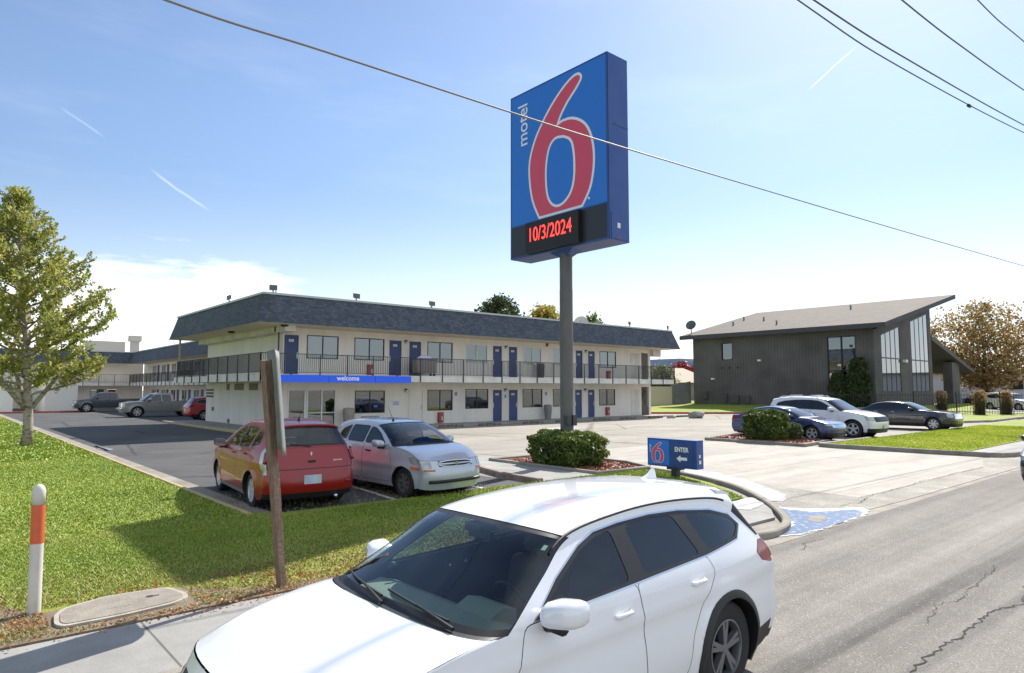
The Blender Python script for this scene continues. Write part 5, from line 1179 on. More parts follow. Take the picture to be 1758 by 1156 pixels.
# ------------------------------------------------------------------ big pole sign
SG = empty('pole_sign', (13.72, 13.4, 0), 'tall blue box sign with a big red 6 on a grey pole above the hedge', 'sign')
M_SBLUE = mat('sign_blue_face', (.012, .11, .42), .45, coat=.1, emit=(.01, .16, .62), estr=.10); M_SBLUE2 = mat('sign_blue_cabinet', (.014, .055, .23), .4, col2=(.03, .075, .26), scale=1.2)
M_SRED = mat('sign_red_face', (.40, .045, .08), .4, emit=(.5, .06, .12), estr=.12); M_SWHITE = mat('sign_white_face', (.60, .62, .70), .35, emit=(.6, .62, .75), estr=.06)
SX, SY0, SY1, SZ0, SZ1 = 13.35, 11.45, 15.42, 6.12, 11.27
p = MB(); p.tube([(13.72, 13.4, 0), (13.72, 13.4, 5.0)], .19, 24); p.tube([(13.72, 13.4, 5.0), (13.72, 13.4, 6.2)], .185, 24); p.tube([(13.72, 13.4, 3.4), (13.72, 13.4, 3.5)], .2, 24)
po = p.build('pole', mat('pole_grey', (.085, .083, .085), .5, col2=(.11, .105, .10), scale=2), SG, smooth=True, angle=40)
q = MB(); q.box(13.70, 13.14, 1.12, 13.86, 13.24, 1.42); q.box(13.45, 13.12, 1.15, 13.62, 13.26, 1.4); q.build('junction_box', M_RAIL, po)
q = MB(); q.add([(13.5, 12.95, 6.12), (13.95, 12.95, 6.12), (13.95, 13.85, 6.12), (13.5, 13.85, 6.12), (13.62, 13.3, 5.93), (13.82, 13.3, 5.93), (13.82, 13.5, 5.93), (13.62, 13.5, 5.93)], [(4, 5, 1, 0), (5, 6, 2, 1), (6, 7, 3, 2), (7, 4, 0, 3), (7, 6, 5, 4)]); q.build('pole_flange', M_SBLUE2, SG)
b = MB(); b.box(SX + .012, SY0, SZ0, SX + .85, SY1, SZ1); cab_ = b.build('sign_cabinet', M_SBLUE2, SG)
q = MB()
for a in ((SX, SY0, SZ0, SX + .03, SY1, SZ0 + .05), (SX, SY0, SZ1 - .05, SX + .03, SY1, SZ1), (SX, SY0, SZ0 + .05, SX + .03, SY0 + .05, SZ1 - .05), (SX, SY1 - .05, SZ0 + .05, SX + .03, SY1, SZ1 - .05)): q.box(*a)
q.box(SX + .2, SY0 - .012, 9.3, SX + .85, SY0 - .002, 9.32); q.build('cabinet_frame', M_SBLUE2, cab_)
q = MB(); q.box(SX + .10, SY0 - .015, SZ0 + .03, SX + .78, SY0 - .002, 6.86); ap = q.build('access_panel', M_SBLUE2, cab_)
q = MB(); q.box(SX + .34, SY0 - .02, 6.46, SX + .46, SY0 - .015, 6.60); q.box(SX + .36, SY0 - .02, 6.14 + .04, SX + .45, SY0 - .015, 6.25, 1); q.build('sticker', [M_WHITEF, M_REDCAB], cab_)
def face(poly, d, m, name, parent): 
    q = MB(); P = rounded(poly, .0001, 1) if False else poly
    q.prism(P, lambda u, v, w: (SX - w, 15.42 - u, v), d); return q.build(name, m, parent, fixn=True)
q = MB(); q.box(SX + .002, SY0 + .05, 7.13, SX + .012, SY1 - .05, SZ1 - .05); fc = q.build('sign_face', M_SBLUE, SG)
OUT = [(1.29, 7.28), (1.06, 7.75), (0.93, 8.37), (0.93, 9.02), (1.16, 9.61), (1.51, 10.09), (1.94, 10.53), (2.38, 10.86), (2.72, 11.03), (2.93, 11.07), (3.07, 11.02), (3.14, 10.9), (3.09, 10.77), (2.88, 10.56), (2.59, 10.32), (2.36, 10.06), (2.23, 9.86)]
OUT2 = [(2.23, 9.86), (2.37, 9.89), (2.71, 9.86), (3.04, 9.71), (3.31, 9.47), (3.49, 9.12), (3.58, 8.72), (3.59, 8.32), (3.53, 7.92), (3.40, 7.55), (3.12, 7.16)]
INN = [(2.41, 9.41), (2.66, 9.27), (2.8, 9.02), (2.86, 8.57), (2.84, 8.03), (2.69, 7.64), (2.39, 7.4), (2.09, 7.37), (1.85, 7.52), (1.7, 7.8), (1.64, 8.26), (1.66, 8.76), (1.8, 9.24), (2.07, 9.45)]
sh = lambda P: [(u - .08, v) for u, v in P]
six = smooth_line(OUT, 3)[:-1] + smooth_line(OUT2, 3) + [(1.36, 7.16)]
six = sh(six); inn = sh(smooth_line(INN + [INN[0]], 3)[:-1])
def insetpoly(P, d): return inset(P, d)
w6 = face(six, .006, M_SWHITE, 'numeral_outline', fc)
red = [(u, max(v, 7.16)) for u, v in inset(six, .075)]
face(red, .010, M_SRED, 'numeral', fc)
face(inn, .014, M_SWHITE, 'numeral_outline', fc); face(inset(inn, .075), .018, M_SBLUE, 'numeral_counter', fc)
text_mesh('lettering', 'motel', .62, M_SWHITE, lambda u, v, w: (SX - .004 - w, 15.42 - (.78 - v), 9.55 + u), fc, bold=.004, align='LEFT', sx=.93)
q = MB(); q.lathe([(.001, SX - .008), (.035, SX - .008), (.035, SX)], (0, 15.42 - 3.28, 7.36), 'x', 12); q.build('registered_mark', M_SWHITE, fc)
q = MB(); q.box(SX + .004, SY0 + .05, SZ0 + .05, SX + .011, SY1 - .05, 7.10); lp = q.build('lower_panel', mat('sign_dark_panel', (.022, .022, .028), .35), SG)
q = MB(); q.box(SX - .14, 15.5 - 3.0 - .08, 6.18, SX + .003, 15.5 - .92, 7.09); led = q.build('led_display', mat('led_board', (.008, .006, .007), .5), SG)
M_LED = mat('led_red', (.1, .0, .0), .5, emit=(1.0, .05, .04), estr=1.6)
text_mesh('lettering', '10/3/2024', .52, M_LED, lambda u, v, w: (SX - .145 - w, 15.42 - 1.85 - u, 6.50 + v * 1.15), led, bold=0, sx=.86)

# small directional sign
DS = empty('entrance_sign', (13.45, 9.6, .05), 'low blue sign reading enter with a left arrow, on the lawn tip', 'sign')
b = MB(); b.box(13.35, 8.9, .30, 13.62, 10.29, .96); b.build('sign_cabinet', M_SBLUE2, DS)
b = MB(); b.box(13.42, 9.5, .0, 13.56, 9.66, .30); b.box(13.38, 9.4, .24, 13.6, 9.76, .298); b.build('sign_post', M_RAIL, DS)
b = MB(); b.box(13.342, 9.65, .34, 13.3497, 10.24, .92); pf = b.build('sign_panel', M_SBLUE, DS)
b = MB(); b.box(13.338, 8.99, .34, 13.3497, 9.60, .92); pg = b.build('sign_panel', M_SBLUE2, DS)
DSX = 13.342
def dface(poly, d, m, nm): q = MB(); q.prism(poly, lambda u, v, w: (DSX - w, u, v), d); return q.build(nm, m, pf, fixn=True)
def m6(P): return [(10.16 - (u - .85) * .135, .385 + (v - 7.16) * .125) for u, v in P]
dface(m6(six), .003, M_SWHITE, 'numeral_outline'); dface(m6(red), .005, M_SRED, 'numeral'); dface(m6(inn), .007, M_SWHITE, 'numeral_outline'); dface(m6(inset(inn, .09)), .009, M_SBLUE, 'numeral_counter')
text_mesh('lettering', 'motel', .08, M_SWHITE, lambda u, v, w: (DSX - .002 - w, 10.20 + v * 1 - .02, .62 + u), pf, align='LEFT')
text_mesh('lettering', 'ENTER', .15, M_TEXTW, lambda u, v, w: (13.334 - w, 9.30 - u * .85, .68 + v), pg, bold=.004)
q = MB(); q.prism([(9.44, .52), (9.33, .60), (9.33, .555), (9.15, .555), (9.15, .485), (9.33, .485), (9.33, .44)], lambda u, v, w: (13.334 - w, u, v), .004); q.build('arrow', M_TEXTW, pg, fixn=True)
q = MB(); q.box(13.44, 8.894, .42, 13.52, 8.899, .50); q.box(13.44, 8.894, .56, 13.5, 8.899, .63); q.build('sticker', M_WHITEF, DS)

# ------------------------------------------------------------------ roadside: leaning sign post, marker post, vault cover
PS = empty('wooden_sign_post', (2.93, 7.08, .05), 'leaning weathered wooden post with a curled grey sign back', 'post')
p = MB(); a = Vector((2.93, 7.08, -.05)); t_ = Vector((2.70, 7.13, 2.46)); ax_ = (t_ - a).normalized(); xx = Vector((1, .35, 0)).normalized(); yy = ax_.cross(xx).normalized(); xx = yy.cross(ax_)
vs = []
for k in range(13):
    u = k / 12; c_ = a + (t_ - a) * u; w_ = (.040 + .006 * u); 
    for sx, sy in ((-1, -1), (1, -1), (1, 1), (-1, 1)): vs.append(c_ + xx * sx * (w_ + rnd.uniform(-.004, .004)) + yy * sy * (w_ * .85 + rnd.uniform(-.004, .004)) + (Vector((0, 0, rnd.uniform(-.03, .03))) if k == 12 else Vector((0, 0, 0))))
fs = [(4 * i + k, 4 * i + (k + 1) % 4, 4 * i + 4 + (k + 1) % 4, 4 * i + 4 + k) for i in range(12) for k in range(4)] + [(48, 49, 50, 51)]
p.add(vs, fs); p.build('post', M_BRICKW, PS, fixn=True)
s = MB(); vs = []; n = 10
bt = a + (t_ - a) * .60; tp = t_ + ax_ * .10
for z_ in np.linspace(0, 1, 12):
    c_ = bt + (tp - bt) * z_ + xx * .075
    for k in range(n + 1):
        q_ = (k / n - .5) * 2; lat = Vector((.24, 1, 0)).normalized(); r_ = .30
        vs.append(c_ + lat * q_ * .30 * 1.0 + Vector((1, -.3, 0)) * (-.075 * q_ * q_ + .075) + ax_ * (.02 * math.sin(3 * q_)))
s.add(vs, [(i * (n + 1) + k, i * (n + 1) + k + 1, (i + 1) * (n + 1) + k + 1, (i + 1) * (n + 1) + k) for i in range(11) for k in range(n)])
so_ = s.build('sign_plate', mat('bare_aluminium', (.13, .14, .13), .7, .0, col2=(.18, .19, .175), scale=4), PS, smooth=True)
md = so_.modifiers.new('s', 'SOLIDIFY'); md.thickness = .004
MP = empty('marker_post', (.84, 7.85, .05), 'white marker post with an orange band on the lawn', 'marker post')
m_ = MB(); base = Vector((.84, 7.78, .0)); top = Vector((.83, 7.80, 1.25)); d = (top - base)
m_.tube([base, base + d * .56], .055, 20, caps=False); m_.build('post', mat('marker_white', (.60, .58, .53), .5, col2=(.5, .48, .43), scale=4), MP, smooth=True)
m_ = MB(); m_.tube([base + d * .56, base + d * .845], .0565, 20, caps=False); m_.build('orange_band', mat('marker_orange', (.62, .12, .04), .4, col2=(.52, .10, .035), scale=10), MP, smooth=True)
m_ = MB(); m_.tube([base + d * .845, base + d * .95, base + d * .975, base + d * .992, base + d], [.055, .055, .047, .03, .004], 20); m_.build('rounded_cap', mat('marker_white', (.6, .58, .53), .5), MP, smooth=True)
VC = empty('utility_vault', (1.4, 7.45, .05), 'long concrete utility vault cover set in the worn verge', 'utility cover')
P = [(0.93, 7.22), (0.98, 7.10), (1.42, 7.09), (1.90, 7.16), (2.05, 7.28), (2.08, 7.42), (2.0, 7.74), (1.9, 7.80), (1.42, 7.84), (1.05, 7.68), (.96, 7.5)]
v = MB(); v.prism(rounded(P, .05, 2), lambda a_, b_, w_: (a_, b_, .03 + w_), .055); v.build('vault_rim', mat('vault_concrete', (.40, .37, .31), .85, col2=(.30, .27, .22), scale=5, bump=.4), VC, fixn=True)
v = MB(); v.prism(rounded(inset(P, .045), .05, 2), lambda a_, b_, w_: (a_, b_, .085 + w_), .006); lid = v.build('lid', mat('vault_lid', (.27, .24, .20), .85, col2=(.20, .175, .145), scale=6, bump=.4), VC, fixn=True)
v = MB(); v.box(1.72, 7.50, .0915, 1.84, 7.53, .093); v.lathe([(.001, .094), (.035, .094), (.04, .0915)], (1.76, 7.52, 0), 'z', 10); v.build('lifting_hole', M_CRACK, lid)
v = MB(); v.box(1.38, 7.36, .0915, 1.58, 7.375, .094); v.build('raised_bar', mat('vault_concrete', (.4, .37, .31), .85), lid)

# ------------------------------------------------------------------ brown building at the right
BB = empty('brown_building', (68, 32, .5), 'dark brown two-storey building with sweeping shingle roof and tall windows', 'building')
BX, BYF, BYB, BXR = 61.4, 22.92, 41.1, 75.9
EZ = 7.45
roofz = lambda x: 7.35 + (x - 60.4) * (11.15 - 7.35) / (77.0 - 60.4)
w = MB(); opn = [(24.45, 26.95, .8, 6.85), (36.45, 37.72, 5.1, 6.85)]
wall_open(w, BYF, BYB, .3, 7.55, opn, BX, .2, axis='y')
fw = [(62.9, 67.4), (70.2, 75.0)]
for a, b in ((BX, 62.9), (67.4, 70.2), (75.0, BXR)): w.add([(a, BYF, .3), (b, BYF, .3), (b, BYF, roofz(b) - .3), (a, BYF, roofz(a) - .3)], [(0, 1, 2, 3)])
for a, b in fw: w.add([(a, BYF, .3), (b, BYF, .3), (b, BYF, 1.85), (a, BYF, 1.85)], [(0, 1, 2, 3)]); w.add([(a, BYF, roofz(a) - .95), (b, BYF, roofz(b) - .95), (b, BYF, roofz(b) - .3), (a, BYF, roofz(a) - .3)], [(0, 1, 2, 3)])
w.add([(BXR, BYF, .3), (BXR, BYB, .3), (BXR, BYB, roofz(BXR) - .3), (BXR, BYF, roofz(BXR) - .3)], [(0, 1, 2, 3)])
w.add([(BX, BYB, .3), (BX, BYB, 7.3), (BXR, BYB, roofz(BXR) - .3), (BXR, BYB, .3)], [(0, 1, 2, 3)])
w.build('wall', M_SIDING, BB)
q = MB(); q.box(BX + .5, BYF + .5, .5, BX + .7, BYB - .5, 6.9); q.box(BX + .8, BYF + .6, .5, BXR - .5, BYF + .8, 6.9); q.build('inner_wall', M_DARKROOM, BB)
M_SKYGL = glass('big_window_glass', None, .015, 2.6, base=(.02, .022, .025))
for a, b in fw:
    f = MB(); n = 4
    for k in range(n + 1): x = a + (b - a) * k / n; x = min(max(x, a + .08), b - .08); f.bar((x, BYF + .02, 1.85), (x, BYF + .02, roofz(x) - .98), .055, .04, up=(0, 1, 0))
    for z in (1.9, 4.9): f.bar((a, BYF + .03, z), (b, BYF + .03, z), .1, .1)
    f.bar((a, BYF + .03, roofz(a) - 1.0), (b, BYF + .03, roofz(b) - 1.0), .1, .14)
    fo = f.build('window', M_BLACK, BB)
    g = MB(); g.add([(a, BYF + .025, 1.85), (b, BYF + .025, 1.85), (b, BYF + .025, roofz(b) - .95), (a, BYF + .025, roofz(a) - .95)], [(0, 1, 2, 3)]); g.build('pane', M_SKYGL, fo)
for (a, b, c, d) in opn:
    f = MB(); f.box(BX + .02, a, c, BX + .1, a + .07, d); f.box(BX + .02, b - .07, c, BX + .1, b, d); f.box(BX + .02, a, c, BX + .1, b, c + .07); f.box(BX + .02, a, d - .07, BX + .1, b, d)
    if b - a > 2: f.box(BX + .02, (a + b) / 2 - .05, c, BX + .1, (a + b) / 2 + .05, d); f.box(BX + .02, a, 3.7, BX + .1, b, 3.85); f.box(BX + .02, a, 2.0, BX + .1, b, 2.08)
    fo = f.build('window', M_BLACK, BB); g = MB(); g.box(BX + .12, a, c, BX + .13, b, d); g.build('pane', M_WINGL, fo)
# roof slab: eave line, ridge, far hip
r = MB(); A = (60.4, 42.1, 7.36); B_ = (60.4, 21.6, 7.36); Cc = (77.0, 20.9, 11.16); D = (77.0, 42.2, 11.16); E2 = (86, 20.9, 9.0); F2 = (86, 42.2, 9.0)
up = [A, B_, Cc, D]; th = .38
r.add([(x, y, z + .42) for x, y, z in up], [(0, 1, 2, 3)]); 
rs = r.build('roof', M_SHINGB, BB)
r = MB()
for a, b in ((A, B_), (B_, Cc), (D, A), (Cc, D)): r.add([(*a[:2], a[2] + .41), (*b[:2], b[2] + .41), (*b[:2], b[2]), (*a[:2], a[2])], [(0, 3, 2, 1)])
r.add(up, [(3, 2, 1, 0)]); r.build('fascia', mat('dark_fascia', (.05, .05, .06), .7), BB)
for x, y in ((66, 39), (68.0, 36.5), (64, 33), (72, 29), (70, 40)): q = MB(); z = roofz(x) + .4; q.tube([(x, y, z - .1), (x, y, z + .45)], .09, 8); q.build('roof_vent', mat('vent_metal', (.16, .15, .15), .6), BB, smooth=True, angle=40)
for y, z in ((33.5, 4.95), (38.7, 3.2)):
    q = MB(); q.box(BX - .25, y - .15, z - .1, BX - .002, y + .15, z + .08); q.build('wall_lamp', M_WHITEF, BB)
for y, z, s_ in ((39.6, 1.6, .5), (37.2, 1.4, .3), (34.8, 1.2, .5), (36.2, 1.2, .9)):
    q = MB(); q.box(BX - .3, y - s_ / 2, z - .5, BX - .002, y + s_ / 2, z + .3); q.build('utility_box', mat('dark_utility_box', (.07, .068, .066), .7), BB)
q = MB(); q.box(67.9, BYF - .3, 4.6, 68.4, BYF - .002, 4.85); q.build('wall_lamp', M_WHITEF, BB)
for k in range(3): q = MB(); q.lathe([(.001, BX - .02), (.12, BX - .02), (.12, BX)], (0, 35.9 + k * .9, 4.3), 'x', 10); q.build('wall_vent', M_BLACK, BB)
# entrance canopy
q = MB(); th = .35
pr_ = [(76.0, 7.55), (89.7, 4.3), (89.7, 3.95), (76.0, 7.1)]
q.prism(pr_, lambda u, v, w: (u, 22.9 + w, v), 8.0); q.build('canopy_roof', mat('canopy_grey', (.10, .095, .095), .8), BB, fixn=True)
q = MB(); q.box(83.4, 23.3, .1, 85.8, 24.2, 5.05); q.build('canopy_pillar', M_SIDING, BB)
q = MB(); q.box(78.2, 26.0, .3, 83.3, 30.4, 5.3); q.build('entrance_wall', mat('brown_wall', (.10, .055, .035), .85), BB)

# ------------------------------------------------------------------ satellite dishes
def dish(x, y, z, r, az, lab, m, mast=1.0):
    e_ = empty('satellite_dish', (x, y, z), lab, 'satellite dish')
    d = Vector((math.cos(az) * .85, math.sin(az) * .85, .5)).normalized(); u = d.cross(Vector((0, 0, 1))).normalized(); v_ = u.cross(d)
    c = Vector((x, y, z + mast)); q = MB(); vs = [c - d * .0]; n = 20
    for k in range(1, 5):
        for j in range(n): a = 2 * math.pi * j / n; rr = r * k / 4; vs.append(c + (u * math.cos(a) + v_ * math.sin(a) * 1.1) * rr + d * (rr * rr * .35 / r))
    fs = [(0, 1 + j, 1 + (j + 1) % n) for j in range(n)] + [(1 + (k - 1) * n + j, 1 + k * n + j, 1 + k * n + (j + 1) % n, 1 + (k - 1) * n + (j + 1) % n) for k in range(1, 4) for j in range(n)]
    q.add(vs, fs); q.build('reflector', m, e_, smooth=True)
    q = MB(); q.tube([(x, y, z), (x, y, z + mast * .8), c - d * .05], .05, 8); q.bar(c - v_ * r * .9, c + d * r * 1.0, .03); q.build('mast', M_RAIL, e_)
dish(41.2, 38.5, 6.65, .62, math.radians(215), 'large pale satellite dish on the motel roof right of the pole', mat('dish_cream', (.50, .48, .42), .6), .95)
dish(39.6, 38.5, 6.65, .55, math.radians(200), 'second satellite dish on the motel roof, lower and nearer the pole', mat('dish_cream', (.5, .48, .42), .6), .5)
dish(61.9, 41.6, 8.1, .55, math.radians(200), 'dark satellite dish on the brown building roof corner', mat('dish_dark', (.08, .085, .09), .6), .85)

# ------------------------------------------------------------------ walls, fences, rocks beyond
q = MB(); q.box(48.5, 42.0, 0, 58.75, 42.3, 2.4); o = q.build('block_wall', mat('cream_wall', (.52, .46, .34), .9, bump=.2)); tag(o, 'sunlit cream wall between the motel and the brown building', 'wall')
fe = empty('wooden_fence', (58.8, 42, .1), 'grey board fence left of the brown building', 'fence')
q = MB()
for k in range(9): x = 58.8 + k * .38; h = 2.55 + k * .05; q.box(x, 42.0, .1, x + .35, 42.06, h)
q.build('boards', mat('grey_boards', (.20, .20, .22), .85, col2=(.15, .15, .165), scale=2), fe)
q = MB()
for k in range(3): x = 58.85 + k * 1.65; q.box(x - .05, 42.07, .1, x + .05, 42.17, 2.5)
q.build('fence_posts', mat('grey_post', (.12, .12, .13), .8), fe)
lr = MB(); lr.add([(68, 52, 3.0), (84, 52, 3.0), (84, 58, 5.2), (68, 58, 5.2)], [(0, 1, 2, 3)]); lr.box(68.5, 52.4, 0, 83.5, 58, 3.0, 1); o = lr.build('low_house', [mat('tan_roof', (.34, .29, .22), .9), mat('tan_wall', (.3, .27, .22), .9)]); tag(o, 'low house with a tan roof behind the grey board fence', 'house')
fb = MB(); fb.box(168, 117, 0, 190, 140, 11.2); fb.box(152, 117.5, 0, 168, 135, 8.6); fb.box(168.2, 116.9, 8, 189, 117, 10.2, 1); o = fb.build('distant_building', [mat('far_blue_grey', (.22, .27, .36), .8), mat('far_glass_blue', (.08, .14, .28), .3)]); tag(o, 'distant blue-grey block seen between the motel and brown building', 'building')
wb = empty('white_building', (118, 20, 0), 'low white building at the right edge behind the autumn tree', 'building')
q = MB(); q.box(112, 26, 0, 124, 40, 4.3); q.box(112, 4, 0, 120, 26, 4.3); q.build('wall', mat('white_siding', (.60, .62, .64), .8), wb)
q = MB(); q.box(111.5, 3, 4.3, 124.5, 40.5, 4.6); q.build('roof', mat('grey_roof', (.25, .25, .27), .8), wb)
for y in (18, 13, 23): q = MB(); q.box(111.9, y, 2.1, 111.99, y + 1.5, 3.4); q.build('window', M_DARKROOM, wb)

ff = empty('iron_fence', (61, 19.5, .1), 'black iron picket fence along the far lawn', 'fence')
q = MB(); a = Vector((54.6, 27.2, .1)); b = Vector((69, 10.0, .1)); L_ = (b - a).length; d = (b - a) / L_
for z in (.25, 1.55): q.bar(a + Vector((0, 0, z)), b + Vector((0, 0, z)), .04)
n = int(L_ / .2)
for k in range(n + 1): p = a + d * (L_ * k / n); q.bar(p, p + Vector((0, 0, 1.72)), .02)
q.build('pickets', M_BLACK, ff)
for k in range(8): p = a + d * (L_ * k / 7); q = MB(); q.bar(p, p + Vector((0, 0, 1.85)), .08); q.build('post', M_BLACK, ff)
def rock(x, y, s, lab, m, seed):
    bm = bmesh.new(); bmesh.ops.create_icosphere(bm, subdivisions=3, radius=1); r_ = random.Random(seed); offs = [Vector((r_.gauss(0, 1), r_.gauss(0, 1), r_.gauss(0, 1))).normalized() for _ in range(9)]
    for v in bm.verts:
        for o_ in offs:
            dd = v.co.dot(o_)
            if dd > .72: v.co -= o_ * (dd - .72)
        v.co = Vector((v.co.x * s[0], v.co.y * s[1], v.co.z * s[2] + s[2] * .5))
    me = bpy.data.meshes.new('rock'); bm.to_mesh(me); bm.free(); me.materials.append(m); o = bpy.data.objects.new('rock', me); COL.objects.link(o); o.location = (x, y, 0); tag(o, lab, 'rock'); return o
M_ROCK = mat('boulder_stone', (.20, .21, .19), .9, col2=(.32, .31, .28), scale=3, bump=.6, bscale=8)
rock(42.9, 28.5, (.8, .55, .42), 'grey boulder on the lot below the brown building', M_ROCK, 3); rock(41.2, 29.6, (.45, .3, .18), 'small flat stone left of the grey boulder', M_ROCK, 8)

# ------------------------------------------------------------------ overhead wires
def cable(pts, r, lab, group=None, m=None):
    P = smooth_line(pts, 8); q = MB(); q.tube([Vector(p) for p in P], r, 6); o = q.build('overhead_cable', m or mat('cable_grey', (.06, .065, .075), .6), smooth=True); tag(o, lab, 'cable', group); return o
cable([(-6, 9, 8.0), (-2, 9, 7.25), (1.99, 9, 7.07), (4.17, 9, 7.13), (7.84, 9, 7.22), (10.43, 9, 7.31), (16.62, 9, 7.58), (28, 9, 8.1), (45.5, 9, 8.96), (60, 9, 9.7)], .016, 'thick grey cable sagging across the whole view in front of the sign', m=mat('cable_pale', (.20, .19, .18), .6))
cable([(2, 6, 9.6), (12.94, 6, 10.05), (18.74, 6, 10.49), (31.64, 6, 12.1), (50, 6, 14.9)], .017, 'lowest of the four thin wires at the top right')
cable([(2, 6, 9.6), (13.66, 6, 10.34), (20.09, 6, 10.98), (31.71, 6, 12.42), (50, 6, 15)], .02, 'second wire from below at the top right, close above the lowest')
cable([(6, 6, 11.5), (18.9, 6, 12.43), (25, 6, 13.05), (32.07, 6, 13.94), (50, 6, 16.4)], .022, 'third wire from below at the top right')
cable([(12, 6, 14.4), (26.14, 6, 15.32), (32.59, 6, 16.12), (50, 6, 18.6)], .022, 'highest wire, crossing the top right corner')
q = MB(); q.tube([(24.2, 5.95, 11.05), (24.4, 5.95, 11.07)], .05, 8); o = q.build('wire_splice', M_BLACK); tag(o, 'small dark splice on the thin wires at the top right', 'cable splice')
# remaining vehicles
TC = clone(SI, 'traffic_sedan', 'dark car entering the road at the right edge', 'sedan', (.35, .85), (17.6, 3.75), 0.0)
recolour(TC, P_NAVY, P_BLK)
c1 = clone(BI, 'distant_sedan', 'dark car beyond the iron fence beside the canopy pillar', 'sedan', (2.5, 0), (88, 21.5), R_(150))
c2 = clone(TI, 'distant_suv', 'white suv parked by the brown building entrance', 'suv', (2.6, 0), (80, 17.5), R_(60))
c3 = clone(SI, 'distant_sedan', 'silver car parked in the far lot under the autumn tree', 'sedan', (2.3, 0), (99, 21), R_(100)); recolour(c3, P_NAVY, P_SIL)

# ------------------------------------------------------------------ plants
def leafmat(name, cols, rough=.55, trans=.35, ns=1.1, nw=1.3):
    """leaf colours picked per clump and per leaf by noise at the leaf's own place, some light passing through"""
    def b(t, p):
        L = t.links; tc = N(t, 'ShaderNodeTexCoord'); n = N(t, 'ShaderNodeTexNoise', i_Scale=ns, i_Detail=3.0); L.new(tc.outputs['Object'], n.inputs['Vector'])
        g = N(t, 'ShaderNodeNewGeometry'); w = N(t, 'ShaderNodeMath', operation='MULTIPLY_ADD'); w.inputs[1].default_value = .55; L.new(g.outputs['Random Per Island'], w.inputs[0])
        m = N(t, 'ShaderNodeMath', operation='MULTIPLY_ADD'); m.inputs[1].default_value = nw; m.inputs[2].default_value = .2 - nw / 2; L.new(n.outputs['Fac'], m.inputs[0]); L.new(m.outputs[0], w.inputs[2])
        cr = N(t, 'ShaderNodeValToRGB'); e = cr.color_ramp.elements
        while len(e) < len(cols): e.new(.5)
        for i, c in enumerate(cols): e[i].position = i / (len(cols) - 1); e[i].color = (*c, 1)
        L.new(w.outputs[0], cr.inputs[0]); L.new(cr.outputs[0], p.inputs['Base Color']); p.inputs['Roughness'].default_value = rough; p.inputs['Specular IOR Level'].default_value = .3
        tr = N(t, 'ShaderNodeBsdfTranslucent'); L.new(cr.outputs[0], tr.inputs[0]); ms = N(t, 'ShaderNodeMixShader'); ms.inputs[0].default_value = trans
        L.new(p.outputs[0], ms.inputs[1]); L.new(tr.outputs[0], ms.inputs[2]); L.new(ms.outputs[0], t.nodes['Material Output'].inputs[0])
    return ramp_mat(name, b)
def leaves(name, C, size, m, parent=None, flat=.0, aspect=1.5, kind=None):
    """one small folded quad per centre, random direction"""
    n = len(C); C = np.asarray(C, float); u = rng.normal(size=(n, 3)); u[:, 2] *= (1 - flat); u /= np.linalg.norm(u, axis=1)[:, None]
    v = rng.normal(size=(n, 3)); v -= (v * u).sum(1)[:, None] * u; v /= np.linalg.norm(v, axis=1)[:, None]
    s = size * rng.uniform(.6, 1.3, n)[:, None]; a = u * s * aspect / 2; b = v * s / 2
    V = np.stack([C - a, C + b * .9 - a * .1, C + a, C - b * .9 - a * .1], 1).reshape(-1, 3)
    off = np.array(parent.location) if parent is not None else np.zeros(3)
    me = bpy.data.meshes.new(name); me.vertices.add(4 * n); me.vertices.foreach_set('co', (V - off).ravel()); me.loops.add(4 * n); me.polygons.add(n)
    me.loops.foreach_set('vertex_index', np.arange(4 * n)); me.polygons.foreach_set('loop_start', np.arange(n) * 4); me.polygons.foreach_set('loop_total', np.full(n, 4)); me.update(); me.validate()
    me.materials.append(m); o = bpy.data.objects.new(name, me); COL.objects.link(o)
    if parent is not None: o.parent = parent
    return o
M_BARKW = mat('pale_bark', (.30, .265, .215), .85, col2=(.10, .08, .065), scale=5, stretch=(1, 1, 2.2), bump=.5, contrast=(.5, .62))
M_BARKD = mat('dark_bark', (.07, .055, .045), .9, bump=.5)
